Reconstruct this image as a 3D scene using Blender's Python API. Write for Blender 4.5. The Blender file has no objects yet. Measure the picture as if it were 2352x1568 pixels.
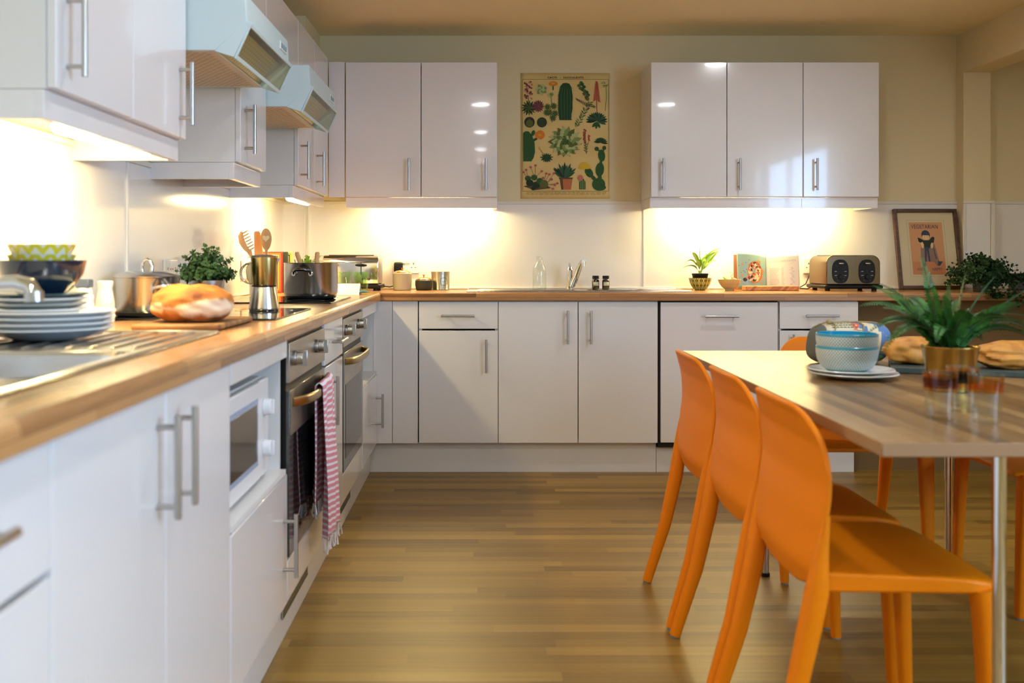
import bpy, bmesh, math, random
from mathutils import Vector, Matrix, noise
random.seed(7)
PI = math.pi
sc = bpy.context.scene
COL = sc.collection

# ------------------------------------------------------------------ camera
cd = bpy.data.cameras.new('camera'); cam = bpy.data.objects.new('camera', cd); COL.objects.link(cam)
cam.location = (0, 0, 1.085); cam.rotation_euler = (PI/2, 0, 0)
cd.lens = 35.0; cd.sensor_width = 36.0; cd.shift_x = 0.0302; cd.shift_y = -0.0816
cd.clip_start = 0.05
cd.dof.use_dof = True; cd.dof.focus_distance = 4.5; cd.dof.aperture_fstop = 3.2
sc.camera = cam
# ------------------------------------------------------------------ world, exposure, daylight
sc.view_settings.view_transform = 'Standard'; sc.view_settings.look = 'None'
sc.view_settings.gamma = 1.0; sc.view_settings.exposure = 0.22
try: sc.view_settings.use_curve_mapping = False
except Exception: pass
w = bpy.data.worlds.new('world'); sc.world = w; w.use_nodes = True
w.node_tree.nodes['Background'].inputs[0].default_value = (0.62, 0.76, 1.0, 1)
w.node_tree.nodes['Background'].inputs[1].default_value = 0.4
sc.cycles.caustics_refractive = False; sc.cycles.caustics_reflective = False
sc.cycles.max_bounces = 10; sc.cycles.transparent_max_bounces = 12
sc.cycles.sample_clamp_indirect = 6.0
LAMP_WARM = (1.0, 0.78, 0.35)     # under-cabinet tubes
LAMP_CEIL = (0.97, 0.97, 1.0)     # ceiling lights
DAY = (0.44, 0.68, 1.0)           # sky light through the windows
STRIP_POWER = 180.0
CEIL_POWER = 125.0
DAY_POWER = 215.0
def day_light(name, loc, rot, sx, sy, power):
    l = bpy.data.lights.new(name, 'AREA'); l.shape = 'RECTANGLE'; l.size = sx; l.size_y = sy
    l.energy = power; l.color = DAY
    o = bpy.data.objects.new(name, l); o.location = loc; o.rotation_euler = rot; COL.objects.link(o)
day_light('daylight_side_window', (3.52, -0.3, 1.6), (0, PI/2, 0), 1.5, 2.7, DAY_POWER)
day_light('daylight_front_window', (1.6, -3.32, 1.6), (PI/2, 0, 0), 2.6, 1.5, DAY_POWER*0.05)

# ------------------------------------------------------------------ helpers
def srgb(r, g, b):
    f = lambda v: (v/255/12.92) if v/255 <= .04045 else ((v/255+.055)/1.055)**2.4
    return (f(r), f(g), f(b), 1)
MATS = {}
def mat(name, col=None, rough=.5, metal=0, coat=0, trans=0, ior=1.45, emit=None, estr=0, spec=None, alpha=None, bump=None, sub=0, coatr=.05):
    if name in MATS: return MATS[name]
    m = bpy.data.materials.new(name); m.use_nodes = True
    p = m.node_tree.nodes['Principled BSDF']; I = p.inputs
    if col is not None: I['Base Color'].default_value = col if len(col) == 4 else (*col, 1)
    I['Roughness'].default_value = rough; I['Metallic'].default_value = metal
    I['Coat Weight'].default_value = coat; I['Coat Roughness'].default_value = coatr
    I['Transmission Weight'].default_value = trans; I['IOR'].default_value = ior
    if spec is not None: I['Specular IOR Level'].default_value = spec
    if emit is not None:
        I['Emission Color'].default_value = (*emit[:3], 1); I['Emission Strength'].default_value = estr
    if bump:
        nt = m.node_tree; n = nt.nodes.new('ShaderNodeTexNoise'); n.inputs['Scale'].default_value = bump[0]
        n.inputs['Detail'].default_value = 3
        tc = nt.nodes.new('ShaderNodeTexCoord'); nt.links.new(tc.outputs['Object'], n.inputs['Vector'])
        b = nt.nodes.new('ShaderNodeBump'); b.inputs['Strength'].default_value = bump[1]; b.inputs['Distance'].default_value = bump[2]
        nt.links.new(n.outputs['Fac'], b.inputs['Height']); nt.links.new(b.outputs['Normal'], I['Normal'])
    MATS[name] = m; return m
def noisy(name, c1, c2, scale=(8, 8, 8), rough=.5, lo=.35, hi=.65, bump=0, metal=0, coat=0, detail=5, c3=None):
    if name in MATS: return MATS[name]
    m = mat(name, c1, rough, metal, coat); nt = m.node_tree; N = nt.nodes.new; L = nt.links.new
    p = nt.nodes['Principled BSDF']
    tc = N('ShaderNodeTexCoord'); mp = N('ShaderNodeMapping'); mp.inputs['Scale'].default_value = scale
    n = N('ShaderNodeTexNoise'); n.inputs['Scale'].default_value = 1; n.inputs['Detail'].default_value = detail
    r = N('ShaderNodeValToRGB'); e = r.color_ramp.elements
    e[0].position = lo; e[0].color = c1; e[1].position = hi; e[1].color = c2
    if c3: x = r.color_ramp.elements.new((lo+hi)/2); x.color = c3
    L(tc.outputs['Object'], mp.inputs[0]); L(mp.outputs[0], n.inputs['Vector']); L(n.outputs['Fac'], r.inputs[0]); L(r.outputs[0], p.inputs['Base Color'])
    if bump:
        b = N('ShaderNodeBump'); b.inputs['Strength'].default_value = bump; b.inputs['Distance'].default_value = .004
        L(n.outputs['Fac'], b.inputs['Height']); L(b.outputs[0], p.inputs['Normal'])
    return m
def staves(name, axis, bw, rh, cols, rough=.3, mortar=.0006, mcol=None, grain=(60, 3), coat=0, bump=.02, vary=.5):
    """Timber staves: bricks laid along one axis; the other coordinate is across minus height, so fronts follow tops."""
    m = mat(name, cols[0], rough, 0, coat); nt = m.node_tree; N = nt.nodes.new; L = nt.links.new
    p = nt.nodes['Principled BSDF']
    tc = N('ShaderNodeTexCoord'); s = N('ShaderNodeSeparateXYZ'); L(tc.outputs['Object'], s.inputs[0])
    al, ac = ('X', 'Y') if axis == 'X' else ('Y', 'X')
    sub = N('ShaderNodeMath'); sub.operation = 'SUBTRACT' if axis == 'X' else 'ADD'
    if axis == 'Y':
        sub.operation = 'SUBTRACT'
    L(s.outputs[ac], sub.inputs[0]); L(s.outputs['Z'], sub.inputs[1])
    rw = N('ShaderNodeMath'); rw.operation = 'DIVIDE'; rw.inputs[1].default_value = rh; L(sub.outputs[0], rw.inputs[0])
    fl = N('ShaderNodeMath'); fl.operation = 'FLOOR'; L(rw.outputs[0], fl.inputs[0])
    wn = N('ShaderNodeTexWhiteNoise'); wn.noise_dimensions = '1D'; L(fl.outputs[0], wn.inputs['W'])
    ma = N('ShaderNodeMath'); ma.operation = 'MULTIPLY_ADD'; ma.inputs[1].default_value = bw; L(wn.outputs['Value'], ma.inputs[0]); L(s.outputs[al], ma.inputs[2])
    cb = N('ShaderNodeCombineXYZ'); L(ma.outputs[0], cb.inputs[0]); L(sub.outputs[0], cb.inputs[1])
    br = N('ShaderNodeTexBrick'); br.offset = 0; br.offset_frequency = 2; br.squash = 1
    br.inputs['Scale'].default_value = 1; br.inputs['Brick Width'].default_value = bw; br.inputs['Row Height'].default_value = rh
    br.inputs['Mortar Size'].default_value = mortar; br.inputs['Mortar Smooth'].default_value = .1
    br.inputs['Color1'].default_value = (0, 0, 0, 1); br.inputs['Color2'].default_value = (1, 1, 1, 1)
    br.inputs['Mortar'].default_value = (.5, .5, .5, 1); br.inputs['Bias'].default_value = 0
    L(cb.outputs[0], br.inputs['Vector'])
    mp = N('ShaderNodeMapping'); mp.inputs['Scale'].default_value = (grain[1], grain[0], 1); L(cb.outputs[0], mp.inputs[0])
    nz = N('ShaderNodeTexNoise'); nz.inputs['Scale'].default_value = 1; nz.inputs['Detail'].default_value = 6; nz.inputs['Roughness'].default_value = .6
    L(mp.outputs[0], nz.inputs['Vector'])
    a = N('ShaderNodeMath'); a.operation = 'MULTIPLY_ADD'; a.inputs[1].default_value = vary
    sepc = N('ShaderNodeSeparateColor'); L(br.outputs['Color'], sepc.inputs[0]); L(sepc.outputs[0], a.inputs[0])
    g = N('ShaderNodeMath'); g.operation = 'MULTIPLY'; g.inputs[1].default_value = 1-vary; L(nz.outputs['Fac'], g.inputs[0]); L(g.outputs[0], a.inputs[2])
    r = N('ShaderNodeValToRGB'); e = r.color_ramp.elements
    e[0].position = .12; e[0].color = cols[0]; e[1].position = .85; e[1].color = cols[-1]
    for i, c in enumerate(cols[1:-1]): x = e.new(.12+.73*(i+1)/(len(cols)-1)); x.color = c
    L(a.outputs[0], r.inputs[0])
    mx = N('ShaderNodeMix'); mx.data_type = 'RGBA'; mx.inputs['B'].default_value = mcol or tuple(v*.4 for v in cols[0][:3])+(1,)
    L(br.outputs['Fac'], mx.inputs['Factor']); L(r.outputs[0], mx.inputs['A']); L(mx.outputs['Result'], p.inputs['Base Color'])
    b = N('ShaderNodeBump'); b.inputs['Strength'].default_value = bump; b.inputs['Distance'].default_value = .002
    L(nz.outputs['Fac'], b.inputs['Height']); L(b.outputs[0], p.inputs['Normal'])
    return m

def thin_glass(name, tint=(1, 1, 1), ior=1.5, rough=.02):
    if name in MATS: return MATS[name]
    m = bpy.data.materials.new(name); m.use_nodes = True; nt = m.node_tree; N = nt.nodes.new; L = nt.links.new
    nt.nodes.remove(nt.nodes['Principled BSDF']); o = nt.nodes['Material Output']
    a = N('ShaderNodeBsdfTransparent'); a.inputs[0].default_value = (*tint, 1); g = N('ShaderNodeBsdfGlossy'); g.inputs['Roughness'].default_value = rough
    x = N('ShaderNodeMixShader'); lw = N('ShaderNodeLayerWeight'); lw.inputs[0].default_value = .5
    pw = N('ShaderNodeMath'); pw.operation = 'POWER'; pw.inputs[1].default_value = 4; L(lw.outputs['Facing'], pw.inputs[0])
    f = N('ShaderNodeMath'); f.operation = 'MULTIPLY_ADD'; f.inputs[1].default_value = .55; f.inputs[2].default_value = (ior-1)*.12; L(pw.outputs[0], f.inputs[0])
    L(f.outputs[0], x.inputs[0]); L(a.outputs[0], x.inputs[1]); L(g.outputs[0], x.inputs[2]); L(x.outputs[0], o.inputs[0])
    MATS[name] = m; return m
OFF = {}
class B:
    """collects shapes in world coordinates (or thing-local ones) and links them as ONE mesh object"""
    def __init__(s): s.v = []; s.f = []; s.m = []; s.k = 0
    def mi(s, k): s.k = k; return s
    def add(s, vs, fs):
        o = len(s.v); s.v += [Vector(a) for a in vs]; s.f += [tuple(o+i for i in f) for f in fs]; s.m += [s.k]*len(fs); return s
    def box(s, x0, x1, y0, y1, z0, z1):
        if x0 > x1: x0, x1 = x1, x0
        if y0 > y1: y0, y1 = y1, y0
        if z0 > z1: z0, z1 = z1, z0
        return s.add([(x, y, z) for z in (z0, z1) for y in (y0, y1) for x in (x0, x1)],
                     [(0, 2, 3, 1), (4, 5, 7, 6), (0, 1, 5, 4), (2, 6, 7, 3), (0, 4, 6, 2), (1, 3, 7, 5)])
    def lathe(s, prof, c=(0, 0, 0), n=32, cap0=True, cap1=True, ax=None):
        vs = []; fs = []
        for r, z in prof:
            for i in range(n):
                a = 2*PI*i/n; vs.append((r*math.cos(a), r*math.sin(a), z))
        for j in range(len(prof)-1):
            for i in range(n):
                k = (i+1) % n; fs.append((j*n+i, j*n+k, (j+1)*n+k, (j+1)*n+i))
        if cap0: fs.append(tuple(range(n))[::-1])
        if cap1: fs.append(tuple((len(prof)-1)*n+i for i in range(n)))
        M = ax or Matrix.Identity(3); c = Vector(c)
        return s.add([M @ Vector(v)+c for v in vs], fs)
    def rod(s, a, b, r0, r1=None, n=16):
        a = Vector(a); b = Vector(b); r1 = r0 if r1 is None else r1
        q = (b-a).to_track_quat('Z', 'Y').to_matrix()
        return s.lathe([(r0, 0), (r1, (b-a).length)], a, n, ax=q)
    def sweep(s, pts, rads, n=12, up=(0, 0, 1), sq=2.0, cap=True):
        """rads: list of r or (ra, rb); sq>2 squares the section"""
        pts = [Vector(p) for p in pts]; vs = []; fs = []; up = Vector(up); nn = len(pts)
        for i, p in enumerate(pts):
            t = (pts[min(i+1, nn-1)]-pts[max(i-1, 0)]).normalized()
            a = up.cross(t)
            if a.length < 1e-4: a = Vector((1, 0, 0)).cross(t)
            a.normalize(); b = t.cross(a).normalized()
            r = rads[i] if isinstance(rads, (list, tuple)) and isinstance(rads[0], (list, tuple, float, int)) and len(rads) == nn else rads
            ra, rb = (r if isinstance(r, (list, tuple)) else (r, r))
            for k in range(n):
                th = 2*PI*k/n; cx, cy = math.cos(th), math.sin(th)
                sx = math.copysign(abs(cx)**(2/sq), cx); sy = math.copysign(abs(cy)**(2/sq), cy)
                vs.append(p+a*ra*sx+b*rb*sy)
        for j in range(nn-1):
            for k in range(n):
                l = (k+1) % n; fs.append((j*n+k, j*n+l, (j+1)*n+l, (j+1)*n+k))
        if cap: fs.append(tuple(range(n))[::-1]); fs.append(tuple((nn-1)*n+k for k in range(n)))
        return s.add(vs, fs)
    def grid(s, fn, nu, nv, closeu=False):
        vs = [fn(i/nu, j/nv) for j in range(nv+1) for i in range(nu+1)]
        fs = [(j*(nu+1)+i, j*(nu+1)+i+1, (j+1)*(nu+1)+i+1, (j+1)*(nu+1)+i) for j in range(nv) for i in range(nu)]
        return s.add(vs, fs)
    def prism(s, poly, fn, d0, d1):
        """poly in 2D; fn(u, v, d) -> 3D"""
        n = len(poly)
        return s.add([fn(u, v, d0) for u, v in poly]+[fn(u, v, d1) for u, v in poly],
                     [tuple(range(n))[::-1], tuple(range(n, 2*n))]+[(i, (i+1) % n, n+(i+1) % n, n+i) for i in range(n)])
    def build(s, name, mats, parent=None, bevel=0, seg=2, smooth=True, solid=0, subsurf=0, soff=-1, local=False, weld=False, ang=.7):
        if not isinstance(mats, (list, tuple)): mats = [mats]
        me = bpy.data.meshes.new(name)
        if parent is not None: off = Vector((0, 0, 0)) if local else OFF.get(parent.name, Vector((0, 0, 0)))
        elif local: off = Vector((0, 0, 0))
        else:
            xs = [v.x for v in s.v]; ys = [v.y for v in s.v]; zs = [v.z for v in s.v]
            off = Vector(((min(xs)+max(xs))/2, (min(ys)+max(ys))/2, min(zs)))
        me.from_pydata([v-off for v in s.v], [], s.f)
        for m in mats: me.materials.append(m)
        for p, k in zip(me.polygons, s.m): p.material_index = k
        bm = bmesh.new(); bm.from_mesh(me)
        if weld: bmesh.ops.remove_doubles(bm, verts=bm.verts, dist=weld if isinstance(weld, float) else 1e-5)
        bmesh.ops.recalc_face_normals(bm, faces=bm.faces); bm.to_mesh(me); bm.free()
        if smooth:
            me.shade_smooth(); me.set_sharp_from_angle(angle=ang)
        o = bpy.data.objects.new(name, me); COL.objects.link(o)
        if parent is not None: o.parent = parent; OFF[o.name] = off
        else: o.location = off; OFF[o.name] = off
        if solid:
            md = o.modifiers.new('solid', 'SOLIDIFY'); md.thickness = solid; md.offset = soff
        if bevel:
            md = o.modifiers.new('bevel', 'BEVEL'); md.width = bevel; md.segments = seg; md.limit_method = 'ANGLE'; md.angle_limit = .6; md.harden_normals = False
        if subsurf:
            md = o.modifiers.new('sub', 'SUBSURF'); md.levels = subsurf; md.render_levels = subsurf
        return o
def thing(name, label, cat, loc, group=None, rz=0):
    o = bpy.data.objects.new(name, None); COL.objects.link(o); o.empty_display_size = .05
    o.location = loc; o.rotation_euler = (0, 0, rz); OFF[o.name] = Vector(loc)
    return tag(o, label, cat, group)
def tag(o, label, cat, group=None):
    o['label'] = label; o['category'] = cat
    if group: o['group'] = group
    return o
def struct(name, b, m, **k):
    o = b.build(name, m, **k); o['kind'] = 'structure'; return o
def kids(o): return [c for c in bpy.data.objects if c.parent == o]
def dup(o, loc=None, rz=None, label=None, parent=None):
    c = o.copy(); COL.objects.link(c)
    if parent is not None: c.parent = parent
    if loc is not None: c.location = loc
    if rz is not None: c.rotation_euler = (0, 0, rz)
    if label: c['label'] = label
    for k in kids(o): dup(k, parent=c)
    return c
def text_to(b, body, size, fn, extr=0, align='CENTER', sx=1.0, spacing=1.0, shear=0):
    """adds flat lettering to builder b; fn(u, v) -> 3D"""
    cu = bpy.data.curves.new('t', 'FONT'); cu.body = body; cu.size = size; cu.align_x = align; cu.align_y = 'CENTER'
    cu.space_character = spacing; cu.resolution_u = 3; cu.shear = shear
    o = bpy.data.objects.new('t', cu); COL.objects.link(o)
    dg = bpy.context.evaluated_depsgraph_get(); me = bpy.data.meshes.new_from_object(o.evaluated_get(dg))
    b.add([fn(v.co.x*sx, v.co.y) for v in me.vertices], [tuple(p.vertices) for p in me.polygons])
    bpy.data.objects.remove(o); bpy.data.curves.remove(cu); bpy.data.meshes.remove(me)

# ------------------------------------------------------------------ materials
M_DOOR = mat('gloss_white_laminate', (.765, .745, .75), .16, coat=.5, coatr=.04)
M_CARC = mat('white_melamine', (.74, .73, .72), .35)
M_PLINTH = mat('plinth_white', (.70, .69, .69), .3)
M_EDGE = mat('cream_board', (.72, .68, .60), .4)
M_STEEL = mat('brushed_steel', (.50, .49, .47), .3, 1)
M_CHROME = mat('chrome', (.72, .72, .72), .07, 1)
M_INOX = noisy('oven_steel', (.50, .47, .44, 1), (.42, .40, .38, 1), (3, 6, 30), .34, metal=1)
M_BLACK = mat('black_plastic', (.008, .008, .008), .4, spec=.25)
M_RUBBER = mat('dark_gap', (.01, .01, .01), .7)
M_GLASSBLK = mat('black_glass', (.008, .008, .009), .04, spec=.7)
M_WALL = mat('wall_paint', (.72, .61, .38), .75, bump=(60, .05, .002))
M_CEIL = mat('ceiling_paint', (.88, .77, .50), .85, bump=(40, .05, .002))
M_SPLASH = mat('splashback_panel', (.80, .77, .74), .14, coat=.3)
M_TRIM = mat('white_trim', (.70, .66, .58), .4)
M_CAPW = mat('white_plastic', (.78, .76, .72), .3)
M_ORANGE = mat('orange_plastic', srgb(224, 122, 4), .45, coat=.0, spec=.22, bump=(900, .04, .0006))
M_PAD = mat('grey_pad', (.2, .2, .2), .6)
M_CER = mat('white_ceramic', (.78, .77, .75), .18, coat=.3)
M_WOODL = noisy('pale_beech', srgb(214, 164, 104), srgb(226, 182, 126), (20, 20, 3), .5)
M_TOP_X = staves('worktop_block_along_x', 'X', .62, .028, [srgb(96, 62, 34), srgb(146, 98, 54), srgb(172, 122, 72), srgb(190, 142, 88)], .28, .0004, grain=(260, 9), coat=.25, vary=.6)
M_TOP_Y = staves('worktop_block_along_y', 'Y', .62, .040, [srgb(110, 74, 42), srgb(158, 110, 64), srgb(182, 132, 80), srgb(198, 150, 96)], .27, .0004, grain=(220, 8), coat=.25, vary=.6)
M_FLOOR = staves('laminate_floor_planks', 'X', .75, .056, [srgb(76, 52, 16), srgb(122, 92, 34), srgb(142, 110, 46), srgb(166, 132, 62)], .42, .0, grain=(75, 1.5), coat=.04, vary=.42, mcol=srgb(98, 74, 44))
M_TABLE = staves('table_laminate', 'Y', .8, .034, [srgb(70, 48, 28), srgb(116, 86, 52), srgb(146, 114, 72), srgb(172, 140, 96)],   .33, .0, grain=(70, 2), coat=.05, vary=.5)

# ------------------------------------------------------------------ room
XW, YW, ZC = -1.11, 5.57, 2.327          # left wall, back wall, ceiling
struct('floor', B().box(XW-.1, 3.5, -3.3, YW+.1, -.08, 0), M_FLOOR, smooth=False)
struct('ceiling', B().box(XW-.1, 3.5, -3.3, YW+.1, ZC, ZC+.1), M_CEIL, smooth=False)
struct('wall_left', B().box(XW-.1, XW, -3.3, YW+.1, 0, ZC), M_WALL, smooth=False)
struct('wall_back', B().box(XW, 3.4, YW, YW+.1, 0, ZC), M_WALL, smooth=False)
def wall_with_hole(b, fn, u0, u1, h0, h1, z0, z1):
    fn(b, u0, h0, 0, ZC); fn(b, h1, u1, 0, ZC); fn(b, h0, h1, 0, z0); fn(b, h0, h1, z1, ZC); return b
struct('wall_right', wall_with_hole(B(), lambda b, a, c, p, q: b.box(3.3, 3.4, a, c, p, q), -3.2, YW, -1.6, 1.0, .9, 2.2), M_WALL, smooth=False)
struct('wall_front', wall_with_hole(B(), lambda b, a, c, p, q: b.box(a, c, -3.2, -3.1, p, q), XW, 3.3, .4, 2.8, .9, 2.2), M_WALL, smooth=False)
def window(n, fn, h0, h1):
    b = B()
    for a, c, p, q in ((h0, h0+.05, .9, 2.2), (h1-.05, h1, .9, 2.2), (h0+.05, h1-.05, .9, .95), (h0+.05, h1-.05, 2.15, 2.2), ((h0+h1)/2-.025, (h0+h1)/2+.025, .95, 2.15)):
        fn(b, a, c, p, q)
    struct('window_%d' % n, b, M_CAPW, smooth=False)
window(1, lambda b, a, c, p, q: b.box(3.32, 3.38, a, c, p, q), -1.6, 1.0)
window(2, lambda b, a, c, p, q: b.box(a, c, -3.18, -3.12, p, q), .4, 2.8)
# downstand beam and pilaster on the right, boxing in the top left corner
struct('wall_beam', B().box(2.66, 2.81, -3.1, YW, 2.108, ZC), M_WALL, smooth=False)
struct('wall_pilaster', B().box(2.66, 2.81, 5.49, YW, 0, 2.108), M_WALL, smooth=False)
struct('wall_boxing', B().box(XW, -.90, 5.11, YW, 2.14, ZC), M_WALL, smooth=False)
# splashbacks
struct('wall_splashback_left', B().box(XW, XW+.004, .2, YW-.006, .92, 1.385), M_SPLASH, smooth=False)
M_SPLASHB = mat('splashback_panel_back', (.80, .77, .74), .5)
struct('wall_splashback_back', B().box(XW+.004, 2.66, YW-.006, YW, .92, 1.385), M_SPLASHB, smooth=False)
struct('wall_splashback_pilaster', B().box(2.665, 2.805, 5.486, 5.49, .92, 1.385), M_SPLASH, smooth=False)
struct('wall_splashback_right', B().box(2.81, 3.29, YW-.006, YW, .92, 1.385), M_SPLASH, smooth=False)
struct('trim_1', B().box(XW, XW+.012, .2, YW-.012, 1.385, 1.402), M_TRIM, bevel=.002)
struct('trim_2', B().box(XW, 2.66, YW-.012, YW, 1.385, 1.402), M_TRIM, bevel=.002)
b = B().box(2.655, 2.83, 5.480, 5.49, 1.385, 1.402).box(2.655, 2.672, 5.480, 5.49, .912, 1.385).box(2.81, 2.83, 5.48, 5.49, .912, 1.385)
struct('trim_3', b, M_TRIM, bevel=.002)
struct('trim_4', B().box(2.83, 3.29, YW-.012, YW, 1.385, 1.402), M_TRIM, bevel=.002)
struct('trim_5', B().box(.905, .917, YW-.010, YW-.006, .915, 1.385), M_CAPW, bevel=.001)
b = B().box(-.99, -.98, YW-.014, YW-.006, .915, 1.385).box(-.965, -.955, YW-.018, YW-.006, .915, 1.385)
struct('trim_6', b, M_CAPW, bevel=.001)
struct('trim_7', B().box(XW+.004, XW+.009, 3.10, 3.114, .915, 1.385), M_CAPW, bevel=.001)
struct('trim_8', B().box(XW+.006, 3.29, YW-.016, YW-.007, .9115, .922), M_CAPW, bevel=.002)
struct('trim_9', B().box(XW+.005, XW+.014, .2, YW-.017, .9115, .922), M_CAPW, bevel=.002)

# ------------------------------------------------------------------ cabinets
BF, LF, BU, LU = 5.0, -.5225, 5.25, -.8035       # front planes: base back, base left, wall-unit back, wall-unit left
fB = lambda u, v, z: (u, BF-v, z)
fL = lambda u, v, z: (LF+v, u, z)
fBU = lambda u, v, z: (u, BU-v, z)
fLU = lambda u, v, z: (LU+v, u, z)
def mbox(b, f, u0, u1, v0, v1, z0, z1):
    p = f(u0, v0, z0); q = f(u1, v1, z1); return b.box(p[0], q[0], p[1], q[1], p[2], q[2])
def bar_handle(par, f, u, z, vert, L=.168, sp=.128, v=.034, r=.006):
    b = B()
    if vert:
        b.rod(f(u, v, z-L/2), f(u, v, z+L/2), r); es = [(u, z-sp/2), (u, z+sp/2)]
    else:
        b.rod(f(u-L/2, v, z), f(u+L/2, v, z), r); es = [(u-sp/2, z), (u+sp/2, z)]
    for a, c in es: b.rod(f(a, 0, c), f(a, v, c), r*.8, n=12)
    return b.build('handle', M_STEEL, par, bevel=.0008)
def front(par, f, u0, u1, z0, z1, name='door', hd=None):
    d = mbox(B(), f, u0+.002, u1-.002, -.018, 0, z0+.002, z1-.002).build(name, M_DOOR, par, bevel=.0018, seg=3)
    if hd:
        u, z, vert = hd; bar_handle(d, f, u, z, vert)
    return d
def carcass(par, f, u0, u1, z0, z1, depth, open_=None):
    b = B(); t = .016
    mbox(b, f, u0, u0+t, -depth, -.019, z0, z1); mbox(b, f, u1-t, u1, -depth, -.019, z0, z1)
    mbox(b, f, u0+t, u1-t, -depth, -.019, z0, z0+t); mbox(b, f, u0+t, u1-t, -depth, -.019, z1-t, z1)
    mbox(b, f, u0+t, u1-t, -depth, -depth+.006, z0+t, z1-t)
    if open_: mbox(b, f, u0+t, u1-t, -depth+.006, -.001, open_+.003, open_+t)
    return b.build('carcass', M_CARC, par, smooth=False)
def unit(name, label, f, u0, u1, z0, z1, depth, fronts, group=None, pelmet=None, open_=None, ends=(0, 0)):
    p = f((u0+u1)/2, -depth/2, z0)
    t = thing(name, label, 'cabinet', p, group)
    carcass(t, f, u0, u1, z0, z1, depth, open_)
    for fr in fronts: front(t, f, *fr[:4], **fr[4])
    if pelmet:
        b = B(); mbox(b, f, u0, u1, -.042, -.022, z0-.056, z0-.001)
        if ends[0]: mbox(b, f, u0, u0+.018, -depth, -.042, z0-.056, z0-.001)
        if ends[1]: mbox(b, f, u1-.018, u1, -depth, -.042, z0-.056, z0-.001)
        b.build('pelmet', M_DOOR, t, bevel=.001)
    return t
GB, GW = 'white base cabinets', 'white wall cabinets'
ZB0, ZB1 = .1536, .866
# back run, left to right
t = thing('corner_post', 'plain white corner filler panels between the left-hand niche and the first back drawer unit', 'filler panel', (-.42, 5.02, ZB0))
mbox(B(), fB, -.5415, -.447, -.018, 0, ZB0, .868).build('panel', M_DOOR, t, bevel=.001)
mbox(B(), fB, -.445, -.318, -.03, -.004, ZB0, .868).build('panel', M_DOOR, t, bevel=.001)
unit('drawer_cabinet', 'white base cabinet with one drawer over a door, left of the sink cupboards', fB, -.314, .086, ZB0, .868, .56,
     [(-.314, .086, .727, ZB1, dict(name='drawer', hd=(-.116, .795, False))), (-.314, .086, ZB0, .722, dict(hd=(.026, .594, True)))], GB)
unit('sink_cabinet', 'white double-door base cabinet under the back sink', fB, .086, .889, ZB0, .868, .56,
     [(.086, .4875, ZB0, ZB1, dict(hd=(.433, .738, True))), (.4875, .889, ZB0, ZB1, dict(hd=(.549, .738, True)))], GB)
t = thing('dishwasher', 'white-fronted built-in dishwasher with dark gaps round it, one wide horizontal handle', 'dishwasher', (1.193, 5.28, .10))
mbox(B(), fB, .893, 1.494, -.55, -.02, .13, .868).build('body', M_RUBBER, t, smooth=False)
d = mbox(B(), fB, .902, 1.490, -.018, .002, .158, .862).build('door', M_DOOR, t, bevel=.0018)
bar_handle(d, fB, 1.202, .793, False)
unit('drawer_cabinet', 'white end cabinet with one drawer over a door, right of the dishwasher', fB, 1.498, 1.896, ZB0, .868, .56,
     [(1.498, 1.896, .727, ZB1, dict(name='drawer', hd=(1.705, .795, False))), (1.498, 1.896, ZB0, .722, dict(hd=(1.56, .62, True)))], GB)
# left run, near to far
front_l = lambda a, c, z0, z1, n='door', hd=None: (a, c, z0, z1, dict(name=n, hd=hd))
unit('drawer_cabinet', 'plain white base cabinet at the near end of the left worktop, without handles', fL, .42, .82, ZB0, .868, .55,
     [front_l(.42, .82, ZB0, .727), front_l(.42, .82, .73, ZB1, 'drawer')], GB)
unit('drawer_cabinet', 'white drawer cabinet nearest the camera under the steel sink, one handle showing low left', fL, .82, 1.21, ZB0, .868, .55,
     [front_l(.82, 1.21, ZB0, .70), front_l(.82, 1.21, .705, ZB1, 'drawer', (.965, .797, False))], GB)
unit('sink_cabinet', 'white double-door cabinet under the near steel sink, its two long handles side by side', fL, 1.21, 2.072, ZB0, .868, .55,
     [front_l(1.21, 1.65, ZB0, ZB1, 'door', (1.604, .748, True)), front_l(1.65, 2.072, ZB0, ZB1, 'door', (1.70, .748, True))], GB)
def niche_unit(label, u0, u1):
    t = unit('microwave_cabinet', label, fL, u0, u1, ZB0, .868, .55,
             [(u0, u1, ZB0, .505, dict(hd=(u1-.055, .325, True)))], GB, open_=.503)
    mbox(B(), fL, u0, u1-.004, -.018, 0, .818, .866).build('top_rail', M_DOOR, t, bevel=.001)
    return t
niche_unit('white open-niche cabinet holding the microwave, door with handle below', 2.078, 2.685)
niche_unit('white cabinet with an empty open niche beside the back corner', 4.39, 4.998)
unit('drawer_cabinet', 'narrow white cabinet between the two ovens, drawer over door', fL, 3.325, 3.755, ZB0, .868, .55,
     [front_l(3.325, 3.755, .722, ZB1, 'drawer', (3.56, .79, False)), front_l(3.325, 3.755, ZB0, .718, 'door', (3.39, .60, True))], GB)
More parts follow.
